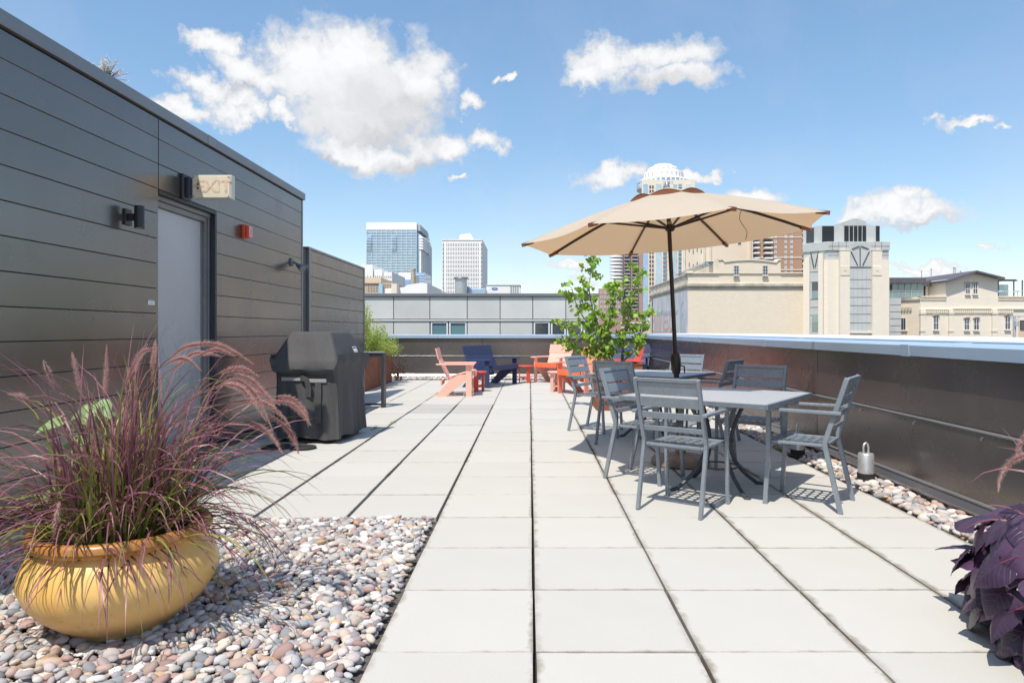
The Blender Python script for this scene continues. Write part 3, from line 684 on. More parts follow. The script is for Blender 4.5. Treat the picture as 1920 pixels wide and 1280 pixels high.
MB().tube([ck + Vector((.04, -.01, -.02)), ck + Vector((.075, -.012, -.03)), ck + Vector((.078, -.012, -.09))], .007, 8).build('crank_handle', 'umbrella_pole', um)
MB().tube([ck - dirp * .155, ck - dirp * .135], .0285, 16).build('collar', 'rail_metal', um, smooth=True)
MB().tube([hub - dirp * .13, hub - dirp * .07], .0225, 16).build('pole_label', 'stone_base', um, smooth=True)
hb = C0 + tilt @ Vector((0, 0, .075)); MB().tube([hb - dirp * .035, hb - dirp * .02, hb + dirp * .015, hb + dirp * .03], [.026, .045, .045, .026], 16).build('runner_hub', 'umbrella_pole', um, smooth=True)
th_ = C0 + tilt @ Vector((0, 0, .375)); MB().tube([th_ - dirp * .02, th_ + dirp * .02], .04, 16).build('top_hub', 'umbrella_pole', um, smooth=True)
MB().tube([apex - dirp * .03, apex, apex + dirp * .03, apex + dirp * .045], [.026, .026, .016, .004], 14).build('finial', 'rail_metal', um, smooth=True)
MB().lathe([(0, 0), (.245, 0), (.262, .012), (.262, .045), (.24, .07), (.16, .086), (.06, .092), (.05, .10), (.046, .26), (.028, .262), (0, .262)], 40).build('base', 'stone_base', um, smooth=True)
cpts = [cp(.62, rot0 + 3 * math.pi / 4 + .12, canopy_z(.45) - .03)]
for k in range(1, 12): cpts.append(cpts[0] + Vector((.02 * math.sin(k * .9) + .010 * k, .01 * k, -.03 * k)))
MB().tube(cpts, .0025, 5).build('tie_cord', 'twig_dark', um)
# ---- galvanized roof anchors
def anchor(lab, loc, k):
    t = thing('roof_anchor', lab, 'roof anchor', loc, R(20 * k), 'galvanized roof anchors')
    MB().lathe([(0, -.03), (.085, -.03), (.085, .02), (.066, .03), (.066, .075), (0, .075)], 24).build('rubber_boot', 'rubber', t, smooth=True)
    MB().lathe([(.060, .03), (.060, .225), (.054, .232), (0, .232)], 28).build('post', 'galvanized', t, smooth=True)
    MB().tube([(-.024, 0, .225), (-.026, 0, .28), (-.018, 0, .305), (0, 0, .315), (.018, 0, .305), (.026, 0, .28), (.024, 0, .225)], .009, 10).build('eye_loop', 'galvanized', t, smooth=True)
anchor('galvanized roof anchor with eye loop right of the nearest table', (2.70, 5.42, 0), 1)
anchor('galvanized roof anchor with eye loop behind the right hand armchair', (2.58, 6.50, 0), 2)

# ---- lounge chairs of flat boards (local +x forward)
def lounge(name, label, mat, x, y, ang, W_=.70, mat2=None, group=None):
    c = thing(name, label, 'lounge chair' if W_ < 1 else 'settee', (x, y, 0), R(ang), group); h = W_ / 2; m2 = mat2 or mat
    for s in (-1, 1):
        MB().box(.205, .315, s * h - .014, s * h + .014, 0, .578).build('front_leg', mat, c, bevel=.004)
        MB().prism([(.355, .455), (.355, .335), (.20, .285), (-.16, .0), (-.37, .0), (-.25, .13), (-.10, .30), (.05, .385)], 'y', s * (h - .032) - .013, s * (h - .032) + .013).build('side_board', mat, c, bevel=.004)
        MB().prism([(-.34, s * h - .05), (.37, s * h - .075), (.37, s * h + .06), (-.34, s * h + .045)], 'z', .580, .604).build('armrest', mat, c, bevel=.004)
    n = 3
    for k in range(n):
        a, b = k / n, (k + 1) / n - .03
        p = Vector((.365, 0, .463)).lerp(Vector((-.13, 0, .335)), a); q = Vector((.365, 0, .463)).lerp(Vector((-.13, 0, .335)), b)
        MB().bar(p, q, W_ - .10, .022, (0, 0, 1)).build('seat_board', m2, c, bevel=.003)
    MB().prism([(.368, .452), (.385, .452), (.385, .36), (.368, .36)], 'y', -h + .05, h - .05).build('front_board', m2, c, bevel=.003)
    MB().bar((-.125, 0, .30), (-.30, 0, .675), W_ - .09, .022, (1, 0, 0)).build('back_board', mat, c, bevel=.004)
    MB().bar((-.303, 0, .680), (-.355, 0, .885), W_ - .05, .022, (1, 0, 0)).build('back_board', mat, c, bevel=.004)
    MB().box(-.27, -.24, -h + .05, h - .05, .20, .29).build('cross_rail', mat, c, bevel=.003)
    return c
GL = 'flat board lounge chairs at the far end'
lounge('board_lounge_chair', 'sunlit coral board lounge chair at far left, seen from its side', 'coral_sunlit', -1.40, 12.85, 2, group=GL)
lounge('board_settee', 'wide navy blue board settee against the far parapet, left of centre', 'navy_board', -.86, 15.0, -24, 1.36, group='navy board settees')
lounge('board_lounge_chair', 'sunlit coral lounge chair turned to us in front of the far parapet', 'coral_sunlit', .58, 16.0, 236, mat2='orange_board', group=GL)
lounge('board_lounge_chair', 'bright orange lounge chair half hidden behind the leftmost metal armchair', 'coral', 1.02, 13.1, 222, mat2='orange_board', group=GL)
lounge('board_lounge_chair', 'red lounge chair behind the small aspen tree, seen from its side', 'red_board', 1.98, 14.1, 182, group=GL)
lounge('board_settee', 'navy blue board settee in the far right corner behind the small tree', 'navy_board', 2.22, 16.3, 246, 1.36, group='navy board settees')
def side_table(label, mat, x, y, ang):
    t = thing('board_side_table', label, 'side table', (x, y, 0), R(ang), 'low board side tables')
    MB().lathe([(0, .375), (.2, .375), (.205, .38), (.205, .395), (.2, .40), (0, .40)], 28).build('table_top', mat, t, smooth=True)
    for k in range(3):
        a = R(120 * k + 20); d = Vector((math.cos(a), math.sin(a), 0)); n = Vector((-d.y, d.x, 0))
        MB().add([p + n * w + Vector((0, 0, z)) for z in (0, .374) for p in (d * .125, d * .15) for w in (-.045, .045)],
                 [(0, 1, 3, 2), (4, 6, 7, 5), (0, 4, 5, 1), (2, 3, 7, 6), (0, 2, 6, 4), (1, 5, 7, 3)]).build('leg', mat, t, bevel=.003)
    MB().lathe([(0, .10), (.118, .10), (.118, .118), (0, .118)], 24).build('lower_shelf', mat, t)
side_table('red side table between the sunlit coral chair and the navy settee at left', 'red_board', -1.06, 13.55, 10)
side_table('small red side table right of the left navy settee', 'red_board', -.10, 15.85, 40)
side_table('sunlit coral side table in front of the orange lounge chair', 'coral_sunlit', .56, 13.55, 75)

# ---- covered grill
gl = thing('covered_grill', 'gas grill under a black fabric cover next to the penthouse', 'grill', (-2.37, 7.70, 0), R(-7))
NR = 160
def rrect(hx, hy, t, rad):
    a = 2 * math.pi * t; cx, cy_ = math.cos(a), math.sin(a); n = 16.0 if hx > .3 else 10.0
    k = (abs(cx) ** n + abs(cy_) ** n) ** (-1 / n); return Vector((hx * cx * k, hy * cy_ * k, 0))
def rring(hx, hy, t, rc=.035):
    a, b = hx - rc, hy - rc; arc = math.pi * rc / 2; per = 4 * a + 4 * b + 4 * arc; s = (t % 1) * per
    for (x0, y0, dx, dy, ln, cx_, cy2, a0) in ((hx, -b, 0, 1, 2 * b, a, b, 0), (a, hy, -1, 0, 2 * a, -a, b, 90), (-hx, b, 0, -1, 2 * b, -a, -b, 180), (-a, -hy, 1, 0, 2 * a, a, -b, 270)):
        if s <= ln: return Vector((x0 + dx * s, y0 + dy * s, 0)), Vector((dy, -dx, 0))
        s -= ln
        if s <= arc:
            g = R(a0) + s / rc; n_ = Vector((math.cos(g), math.sin(g), 0)); return Vector((cx_, cy2, 0)) + n_ * rc, n_
        s -= arc
    return Vector((hx, -b, 0)), Vector((1, 0, 0))
rings = [(.055, .372, .435), (.15, .366, .428), (.30, .360, .42), (.45, .354, .413), (.58, .350, .408), (.68, .347, .405), (.735, .347, .408), (.752, .360, .43), (.775, .380, .462),
         (.80, .386, .472), (.83, .385, .468), (.87, .383, .458), (.90, .374, .446), (.91, .370, .440), (.98, .336, .404), (1.05, .302, .368), (1.12, .268, .332), (1.175, .241, .304), (1.19, .232, .295), (1.20, .215, .28), (1.204, .17, .23), (1.206, .08, .12)]
vs = []; fs = []
for i, (z, hx, hy) in enumerate(rings):
    for k in range(NR):
        t_ = k / NR; p, nrm = rring(hx, hy, t_)
        low = max(0, min(1, (.74 - z) / .5))
        f = .016 * low * (math.sin(t_ * 2 * math.pi * 11 + 2.3 * math.sin(t_ * 2 * math.pi * 3 + .7)) + .7 * math.sin(t_ * 2 * math.pi * 19 + 2 + z * 2 + 2 * math.sin(t_ * 2 * math.pi * 5)))
        if z > .76: f = .010 * math.sin(t_ * 2 * math.pi * 7 + 5 * z + 2 * math.sin(t_ * 2 * math.pi * 3)) * max(0, 1 - (z - .76) / .35) + .003 * math.sin(t_ * 2 * math.pi * 9 + 7 * z)
        dz = .03 * low * (z < .1) * math.sin(t_ * 2 * math.pi * 5) * .5 - (.012 * math.sin(t_ * 2 * math.pi * 9) if .74 < z < .8 else 0)
        # right hand long side: eave sits higher than at the ends
        side = 1.0 if abs(nrm.x) > .7 else max(0, abs(nrm.x) - .0) / .7
        if .745 < z < .88: dz += .085 * side
        vs.append(p + nrm * f + Vector((0, 0, z + dz)))
    if i:
        for k in range(NR): fs.append(((i - 1) * NR + k, (i - 1) * NR + (k + 1) % NR, i * NR + (k + 1) % NR, i * NR + k))
fs.append(tuple((len(rings) - 1) * NR + k for k in range(NR)))
cv = MB().add(vs, fs).build('fabric_cover', 'grill_cloth', gl, smooth=True); cv.data.set_sharp_from_angle(angle=R(34))
st = MB().box(-.27, -.04, -.424, -.414, .672, .712).box(.03, .24, -.426, -.416, .655, .695); st.build('velcro_band', 'strap_grey', gl, bevel=.003)
MB().sweep([(-.05, -.43, .70), (-.02, -.452, .705), (.03, -.452, .69), (.05, -.44, .60), (.04, -.432, .50)], .06, .006, (0, 1, 0)).build('handle_strap', 'grill_cloth', gl)
MB().sweep([(.15, -.43, .66), (.155, -.436, .55), (.15, -.434, .40), (.15, -.436, .22)], .07, .006, (0, 1, 0)).build('seam_strap', 'grill_cloth', gl)
for x_ in (-.28, .28):
    for y_ in (-.34, .34): MB().tube([(x_ - .015, y_, .035), (x_ + .015, y_, .035)], .035, 16).build('caster', 'rubber', gl, smooth=True)
MB().box(-.30, .30, -.36, .36, .07, .11).build('base_shelf', 'black_plastic', gl)
# white printed label on the right hand slope
s0 = Vector((.352, .05, .962)); e1 = Vector((0, 1, 0)); e2 = Vector((-.44, 0, .90)).normalized(); nn = e1.cross(e2).normalized(); nn = nn if nn.x > 0 else -nn
def lq(m, u0, u1, v0, v1, h): m.add([s0 + e1 * u + e2 * v + nn * h for u, v in ((u0, v0), (u1, v0), (u1, v1), (u0, v1))], [(0, 1, 2, 3)])
m1 = MB(); lq(m1, 0, .12, .0, .008, .016); lq(m1, 0, .12, .062, .07, .016); lq(m1, 0, .008, .0, .07, .016); lq(m1, .112, .12, 0, .07, .016); lq(m1, .016, .104, .014, .044, .016)
m1.build('printed_label', 'white_paint', gl)
# two flat dishes on the paving in front of the grill
for i_, (x_, y_, r_, lb_) in enumerate(((-2.62, 6.98, .15, 'left one of two flat dark rubber dishes by the covered grill'), (-2.33, 6.95, .13, 'right one of two flat dark rubber dishes by the covered grill'))):
    t = thing('rubber_dish', lb_, 'dish', (x_, y_, .003), 0, 'rubber dishes')
    MB().lathe([(0, .006), (r_ - .03, .006), (r_ - .012, .02), (r_, .022), (r_, .0), (0, 0)], 36).build('dish', 'rubber', t, smooth=True)
    MB().lathe([(r_ - .012, .0205), (r_ - .003, .0235), (r_ + .001, .0222)], 36).build('rim', 'grey_plastic', t, smooth=True)
# ---- console behind the grill
t = thing('steel_console', 'narrow black steel console table behind the covered grill', 'table', (-2.72, 10.75, 0))
MB().box(-.42, .42, -.10, .10, .855, .882).build('table_top', 'roof_cap_dark', t, bevel=.003)
for sx_ in (-1, 1):
    MB().box(sx_ * .395 - .022, sx_ * .395 + .022, -.09, .09, 0, .854).build('leg', 'dark_frame', t, bevel=.003)
MB().box(-.37, .37, -.085, -.065, .80, .852).box(-.37, .37, .065, .085, .80, .852).build('apron', 'dark_frame', t)
MB().box(-.40, .40, -.01, .01, .03, .06).build('floor_bar', 'dark_frame', t)
# ================================================================== POTS AND PLANTS
def np_mesh(name, V, Fq, C, mat, smooth=True):
    me = bpy.data.meshes.new(name); me.from_pydata([tuple(p) for p in V], [], [tuple(f) for f in Fq])
    ca = me.color_attributes.new('col', 'FLOAT_COLOR', 'POINT'); ca.data.foreach_set('color', np.array(C, dtype=np.float32).ravel())
    if smooth: me.polygons.foreach_set('use_smooth', [True] * len(me.polygons))
    me.materials.append(MAT[mat]); return me
def pot(label, loc):
    t = thing('glazed_pot', label, 'plant pot', loc, 0, 'yellow glazed bowl pots')
    prof = [(.0, .0), (.215, .0), (.235, .008), (.25, .03), (.30, .055), (.365, .10), (.415, .155), (.437, .205), (.436, .235), (.418, .28), (.385, .315), (.368, .33), (.364, .338), (.378, .342),
            (.398, .35), (.408, .365), (.405, .382), (.392, .394), (.372, .396), (.356, .388), (.348, .36), (.345, .31)]
    t.scale = (.83, .83, 1.06); MB().lathe(prof, 72).build('bowl', 'pot_glaze', t, smooth=True)
    MB().lathe([(.347, .318), (.2, .33), (.0, .335)], 32).build('soil', 'soil', t, smooth=True)
    return t
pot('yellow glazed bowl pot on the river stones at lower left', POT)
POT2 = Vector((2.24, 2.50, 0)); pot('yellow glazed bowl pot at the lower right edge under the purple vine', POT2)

def lerp3(a, b, t): return [a[i] + (b[i] - a[i]) * t for i in range(3)]
def blade(V, Fq, C, p, d, L_, droop, w, c0, c1, c2, seg=9, twist=0):
    p = Vector(p); d = Vector(d).normalized(); n0 = len(V); side = d.cross(Vector((0, 0, 1)))
    side = side.normalized() if side.length > .05 else Vector((1, 0, 0))
    rt = random.uniform(-.6, .6)
    for i in range(seg + 1):
        u = i / seg; ww = w * (1 - u ** 2.2) * (.65 + .35 * min(1, u * 5)) + .0004
        s2 = (side * math.cos(rt + twist * u) + d.cross(side) * math.sin(rt + twist * u)) * ww / 2
        V += [p - s2, p + s2]
        c = lerp3(c0, c1, min(1, u / .45)) if u < .45 else lerp3(c1, c2, (u - .45) / .55)
        C += [(*c, 1), (*c, 1)]
        if i < seg: Fq.append((n0 + 2 * i, n0 + 2 * i + 1, n0 + 2 * i + 3, n0 + 2 * i + 2))
        p = p + d * L_ / seg; d = (d + Vector((0, 0, -droop / seg * (.35 + 1.3 * u)))).normalized()
def bez(a, b, c, n): return [a * (1 - t) ** 2 + b * 2 * t * (1 - t) + c * t * t for t in [i / n for i in range(n + 1)]]
def plume(parent, pts, name='plume', r=.020, dens=1300):
    V = []; Fq = []; C = []; n = len(pts) - 1; h0 = random.uniform(-.06, .06)
    Ls = [(pts[i + 1] - pts[i]).length for i in range(n)]; tot = sum(Ls); dens = int(dens * tot / .22)
    for k in range(dens):
        u = random.random(); i = min(n - 1, int(u * n)); p = pts[i].lerp(pts[i + 1], u * n - i); d = (pts[i + 1] - pts[i]).normalized()
        a = d.orthogonal().normalized(); b = d.cross(a); th = random.uniform(0, 6.28)
        env = min(1, .35 + u * 3) * min(1, (1 - u) * 1.9 + .12)
        rad = (a * math.cos(th) + b * math.sin(th)); e = (rad * 1.0 + d * random.uniform(.55, 1.2)).normalized() * r * env * random.uniform(.55, 1.35)
        w = d.cross(rad).normalized() * .0007; i0 = len(V); V += [p - w, p + w, p + e * .55 + w * .8, p + e]
        f = random.random(); cb = (.68 + .12 * f, .33 + .1 * f + h0, .33 + .09 * f + h0); ct = (.88, .68 + .12 * f, .62 + .12 * f)
        C += [(*cb, 1), (*cb, 1), (*lerp3(cb, ct, .5), 1), (*ct, 1)]; Fq += [(i0, i0 + 1, i0 + 2), (i0, i0 + 2, i0 + 3)]
    me = np_mesh(name, V, Fq, C, 'plume_hair', False); o = put(name, me, parent)
    return o
def seg_pts(px, d0, d1):
    n = len(px) - 1; return [P(x, y, d0 + (d1 - d0) * i / n) for i, (x, y) in enumerate(px)]
def smooth_path(pts, n=14):
    out = []; m = len(pts)
    for i in range(m - 1):
        p0 = pts[max(0, i - 1)]; p1 = pts[i]; p2 = pts[i + 1]; p3 = pts[min(m - 1, i + 2)]
        for k in range(n):
            t = k / n; out.append(.5 * ((2 * p1) + (p2 - p0) * t + (2 * p0 - 5 * p1 + 4 * p2 - p3) * t * t + (3 * p1 - p0 - 3 * p2 + p3) * t ** 3))
    return out + [pts[-1]]
def fountain_grass(label, base, nbl, plumes, spread=1.0, lmin=.42, lmax=.92, sector=None):
    t = thing('fountain_grass', label, 'ornamental grass', base + Vector((0, 0, .345)))
    o = t.location.copy(); V = []; Fq = []; C = []
    for k in range(nbl):
        a = random.uniform(0, 6.283)
        if sector and random.random() < .75: a = random.uniform(*sector)
        inc = min(1.45, abs(random.gauss(.0, .78)) * spread + .05); rr = .20 * math.sqrt(random.random())
        pa = random.uniform(0, 6.283); p = Vector((math.cos(pa) * rr, math.sin(pa) * rr, random.uniform(-.01, .01)))
        p += Vector((math.cos(a), math.sin(a), 0)) * .05
        d = Vector((math.sin(inc) * math.cos(a), math.sin(inc) * math.sin(a), math.cos(inc)))
        front = max(0, -math.sin(a) - .25); L_ = random.uniform(lmin, lmax) * (1.0 if inc < .8 else .85) * (1 - .5 * front * min(1, inc / .5)); f = random.random()
        green = (.13 + .12 * f, .19 + .12 * f, .03); 
        if random.random() < .27: c1 = (.20 + .10 * f, .25 + .08 * f, .05); c2 = (.30, .20 + .1 * f, .10)
        else: c1 = (.17 + .10 * f, .06 + .04 * f, .085 + .05 * f); c2 = (.30 + .24 * f, .12 + .14 * f, .16 + .15 * f)
        blade(V, Fq, C, p, d, L_, random.uniform(1.4, 3.6), random.uniform(.006, .012), green, c1, c2, 9, random.uniform(-1.2, 1.2))
    for k in range(nbl // 5):      # short green inner shoots
        a = random.uniform(0, 6.283); inc = abs(random.gauss(0, .25)); rr = .18 * math.sqrt(random.random()); f = random.random()
        p = Vector((math.cos(a) * rr, math.sin(a) * rr, 0)); d = Vector((math.sin(inc) * math.cos(a), math.sin(inc) * math.sin(a), math.cos(inc)))
        blade(V, Fq, C, p, d, random.uniform(.2, .42), random.uniform(.2, 1.2), .008, (.14, .22, .03), (.2, .30, .05), (.22, .20, .07), 6)
    me = np_mesh('blades', V, Fq, C, 'grass_blade'); b = put('blades', me, t); b['kind'] = 'stuff'
    for (pl, dn, df) in plumes:
        pts = [q - o for q in smooth_path(seg_pts(pl, dn, df), 10)]
        root = Vector((random.uniform(-.12, .12), random.uniform(-.12, .12), 0)); st_ = pts[0]
        stem = bez(root, (root + st_) / 2 + Vector(((root.x - st_.x) * .25, (root.y - st_.y) * .25, abs(st_.z) * .35 + .03)), st_, 10)
        po = plume(t, pts); m = MB().tube(stem + pts, [.0017] * (len(stem) + len(pts)), 5); 
        sm = m.mesh('stem', None); sm.materials.append(MAT['stem_col']); put('stem', sm, po)
    return t
pm('stem_col', (.26, .12, .085), .6, var=.3)
PL = [([(452, 720), (470, 690), (500, 655), (548, 640)], 2.75, 2.7), ([(545, 690), (552, 662), (548, 640)], 2.9, 2.9),
      ([(318, 672), (350, 650), (400, 645), (440, 660), (474, 682)], 2.72, 2.62), ([(370, 668), (405, 655), (440, 668)], 2.85, 2.8), ([(312, 682), (345, 672), (378, 696)], 2.8, 2.75),
      ([(405, 728), (440, 712), (470, 730), (490, 760), (512, 808)], 2.75, 2.62), ([(430, 755), (480, 750), (520, 772), (545, 800)], 2.8, 2.7),
      ([(497, 752), (540, 755), (565, 775), (583, 797)], 2.85, 2.75), ([(500, 775), (535, 800), (552, 826), (560, 850)], 2.8, 2.7), ([(455, 735), (490, 738), (525, 760)], 2.95, 2.9),
      ([(420, 720), (455, 730), (500, 790)], 2.6, 2.5), ([(196, 745), (199, 700), (200, 646)], 2.95, 2.95), ([(108, 735), (92, 700), (82, 676)], 2.85, 2.8), ([(152, 740), (142, 690), (135, 660)], 3.0, 3.0),
      ([(112, 940), (104, 975), (100, 1010)], 2.5, 2.48), ([(285, 718), (290, 670), (292, 636)], 2.95, 2.95)]
PL = [([(x - (30 if 440 < x < 560 and False else 0), y) for x, y in p], a, b) for p, a, b in PL]
# the first two arching heads rise left of the door in the picture
PL += [([(520, 742), (548, 748), (572, 772), (578, 800)], 2.9, 2.8), ([(440, 700), (470, 712), (500, 742), (520, 776)], 2.9, 2.8), ([(330, 690), (365, 662), (415, 668)], 3.0, 2.9), ([(470, 790), (505, 812), (530, 850)], 2.65, 2.6), ([(60, 760), (40, 742), (14, 738)], 2.8, 2.75), ([(255, 700), (262, 668), (276, 645)], 2.95, 2.9), ([(410, 700), (450, 690), (486, 706)], 3.0, 2.95)]
PL[0] = ([(235, 722), (248, 690), (268, 660), (300, 652)], 2.75, 2.7); PL[1] = ([(283, 690), (288, 665), (290, 640)], 2.9, 2.9)
fountain_grass('purple fountain grass with pink plumes spilling from the left pot', POT, 980, PL)
fountain_grass('purple fountain grass with pink plumes in the right edge pot', POT2, 170, [([(1935, 800), (1915, 830), (1905, 862)], 2.5, 2.45), ([(1960, 850), (1925, 852), (1893, 868), (1876, 896), (1872, 922)], 2.45, 2.4), ([(2040, 700), (2000, 690), (1970, 720)], 2.6, 2.5)], .8, .3, .62, (-.9, 1.6))
# heart shaped leaf: flat lattice with a fold along the midrib, curled tip
def heart_mesh(name, mat, w=.06, l=.13, fold=.35, curl=.5, lobes=.9, seed=0):
    r = random.Random(seed); rows = 9; V = []; Fq = []
    for i in range(rows + 1):
        u = i / rows; hw = w * (math.sin(math.pi * min(1, (u * .88 + .12)) ** .62)) * (1.06 - .15 * u) if i < rows else .0005
        y = l * u; z0 = -curl * l * u * u * .5
        for s in (-1, -.5, 0, .5, 1):
            yy = y - (.22 * l * abs(s) ** 1.5 * lobes * (1 - u) ** 2)
            V.append((s * hw, yy, z0 + abs(s) * hw * fold + r.uniform(-.002, .002) - .35 * hw * abs(s) ** 3))
    for i in range(rows):
        for k in range(4): Fq.append((i * 5 + k, i * 5 + k + 1, i * 5 + 6 + k, i * 5 + 5 + k))
    me = bpy.data.meshes.new(name); me.from_pydata(V, [], Fq); me.polygons.foreach_set('use_smooth', [True] * len(Fq)); me.materials.append(MAT[mat]); return me
def orient(nrm, tip):
    z = Vector(nrm).normalized(); y = Vector(tip); y = (y - z * y.dot(z)).normalized(); x = y.cross(z)
    return Matrix((x, y, z)).transposed().to_euler()
vine = thing('sweet_potato_vine', 'dark purple sweet potato vine cascading over the right edge pot', 'vine', POT2 + Vector((0, 0, .33)))
vl = [heart_mesh('leaf', 'vine_leaf', .074, .135, .26, .45, 1, 1), heart_mesh('leaf', 'vine_leaf', .080, .130, .18, .6, 1, 2), heart_mesh('leaf', 'vine_leaf', .064, .115, .32, .3, 1, 3)]
stems = MB()
random.seed(21)
for k in range(120):
    a = random.uniform(R(118), R(262)); u = (k + .5) / 120 + random.uniform(-.05, .05); u = max(0, min(1, u))
    # the curtain hangs from the rim, bulging outwards, to the ground
    if u < .35: rad = .22 + .23 * (u / .35); z = .17 - .10 * (u / .35) ** 2
    else: q = (u - .35) / .65; rad = .45 + .06 * math.sin(q * math.pi) - .05 * q; z = .07 - .39 * q
    rad += random.uniform(-.03, .05); p = Vector((rad * math.cos(a), rad * math.sin(a), z + random.uniform(-.015, .015)))
    out = Vector((math.cos(a), math.sin(a), 0)); up = 1.3 if u < .35 else .75
    nrm = out * (1 if u > .2 else .3) + Vector((random.uniform(-.8, .8), random.uniform(-.9, .4), up)); tip = Vector((0, 0, -.8)) + out * random.uniform(.2, .9) + Vector((random.uniform(-1, 1), random.uniform(-1, 1), 0))
    o_ = put('leaf', vl[k % 3], vine, p, orient(nrm, tip)); s_ = random.uniform(.78, 1.2); o_.scale = (s_, s_, s_)
    root = Vector((rad * .82 * math.cos(a + .1), rad * .82 * math.sin(a + .1), z + .035)); stems.tube([root, (root + p) / 2 + Vector((0, 0, .012)), p], .0022, 5)
for k in range(10):
    a = R(125 + 14 * k); stems.tube([(.15 * math.cos(a), .15 * math.sin(a), 0), (.36 * math.cos(a), .36 * math.sin(a), .10), (.44 * math.cos(a), .44 * math.sin(a), -.02), (.47 * math.cos(a), .47 * math.sin(a), -.26)], .004, 6)
pm('vine_stem', (.16, .04, .07), .5); stems.build('stems', 'vine_stem', vine)
# pale green broad leaves behind the left grass
bl = thing('broad_leaf_plant', 'pale green broad leaved plant half hidden behind the left grass', 'plant', POT + Vector((-.03, .20, .33)))
bm_ = heart_mesh('leaf', 'big_leaf', .052, .115, .3, .7, .9, 5); sm_ = MB()
for (x, y, d, tip) in ((150, 768, 3.14, (-.5, -.5, -.2)), (192, 762, 3.10, (.7, -.5, -.15)), (88, 800, 3.12, (-.8, -.4, -.5)), (170, 790, 3.2, (.2, -.7, -.4)), (92, 935, 3.15, (-.7, -.3, -.7)), (215, 790, 3.22, (.6, .2, -.3)), (130, 835, 3.2, (-.7, -.5, -.5))):
    p = P(x, y, d) - bl.location; tp = Vector(tip)
    put('leaf', bm_, bl, p - tp.normalized() * .06, orient(Vector((0, -.45, 1)), tp)); sm_.tube([(0, 0, 0), (p * .6 + Vector((0, 0, .06))), p - tp.normalized() * .06], .004, 6)
sm_.build('stems', 'stem_col', bl)
# ---- corten planters with shrubs along the left edge
def planter(name, label, x0, x1, y0, y1, h, group=None):
    t = thing(name, label, 'planter', ((x0 + x1) / 2, (y0 + y1) / 2, 0), 0, group); o = t.location.copy(); w = .015
    for b in ((x0, x1, y0, y0 + w), (x0, x1, y1 - w, y1), (x0, x0 + w, y0 + w + .001, y1 - w - .001), (x1 - w, x1, y0 + w + .001, y1 - w - .001)):
        MB(o).box(b[0], b[1], b[2], b[3], 0, h).build('side', 'corten', t, bevel=.003)
    e = MB(o).box(x0 - .012, x1 + .012, y0 - .012, y0 + .03, h + .001, h + .012).box(x0 - .012, x1 + .012, y1 - .03, y1 + .012, h + .001, h + .012).box(x0 - .012, x0 + .03, y0 + .031, y1 - .031, h + .001, h + .012).box(x1 - .03, x1 + .012, y0 + .031, y1 - .031, h + .001, h + .012)
    e.build('rim', 'corten', t); MB(o).box(x0 + w, x1 - w, y0 + w, y1 - w, h - .08, h - .04).build('soil', 'soil', t)
    return t
pls = []
for i, (a, b, lb) in enumerate(((13.35, 14.70, 'rusty steel planter box nearest the screen fence'), (14.74, 16.1, 'rusty steel planter box next to the far parapet'))):
    pls.append(planter('corten_planter', lb, -3.85, -3.28, a, b, .66, 'rusty steel planter boxes'))
def leaf_cloud(name, parent, pts, size, cols, mat='leafage'):
    V = []; Fq = []; C = []
    for p in pts:
        n = Vector((random.gauss(0, 1), random.gauss(0, 1), random.gauss(.4, 1))).normalized(); a = n.orthogonal().normalized(); th = random.uniform(0, 6.28)
        a = (a * math.cos(th) + n.cross(a) * math.sin(th)); b = n.cross(a); s = size * random.uniform(.6, 1.3); i0 = len(V)
        V += [p - a * s, p + b * s * .38, p + a * s, p - b * s * .38]; Fq.append((i0, i0 + 1, i0 + 2, i0 + 3)); c = random.choice(cols); k = random.uniform(.75, 1.2); C += [(c[0] * k, c[1] * k, c[2] * k, 1)] * 4
    o = put(name, np_mesh(name, V, Fq, C, mat, False), parent); o['kind'] = 'stuff'; return o
def shrub(label, x, y, z, h, r, n, cols, wisps=26, name='leafy_shrub', size=.022):
    t = thing(name, label, 'shrub', (x, y, z)); st = MB(); pts = []
    for k in range(wisps):
        a = random.uniform(0, 6.28); rr = r * math.sqrt(random.random()); top = Vector((rr * math.cos(a), rr * math.sin(a) * 1.2, h * random.uniform(.45, 1) * (1 - .35 * rr / r)))
        b = Vector((top.x * .35, top.y * .35, 0)); mid_ = (b + top) / 2 + Vector((random.uniform(-.05, .05), random.uniform(-.05, .05), 0)); path = bez(b, mid_, top, 6)
        st.tube(path, [.004, .004, .0035, .003, .0025, .002, .0012], 5)
        for q in range(n // wisps):
            u = random.uniform(.12, 1) ** .8; i = min(5, int(u * 6)); p = path[i].lerp(path[i + 1], u * 6 - i); sp_ = .075 * (1.15 - u) + .018
            pts.append(p + Vector((random.gauss(0, sp_), random.gauss(0, sp_), random.gauss(0, .03))))
    st.build('stems', 'stem_col', t); leaf_cloud('foliage', t, pts, size, cols); return t
GR = [(.40, .56, .07), (.48, .63, .11), (.54, .66, .16), (.32, .46, .05), (.58, .64, .22)]
random.seed(5)
shrub('tall yellow green shrub in the planter nearest the screen fence', -3.50, 13.75, .60, 1.55, .36, 5200, GR, 44)
shrub('yellow green shrub in the middle of the rusty planters', -3.48, 14.6, .60, 1.25, .40, 5200, GR, 44)
shrub('lower pale flowered shrub in the planter next to the far parapet', -3.36, 15.6,   .60, .62, .40, 3600, GR + [(.50, .48, .25)], 30)
shrub('dark dry twiggy shrub standing before the far parapet', -3.22, 16.55, .0, .75, .24, 700, [(.03, .03, .03), (.05, .045, .05), (.06, .05, .03)], 46, 'dry_shrub')
t = thing('hooked_plant_stake', 'thin black hooked stake standing among the yellow green shrubs', 'stake', (-3.42, 14.0, .6))
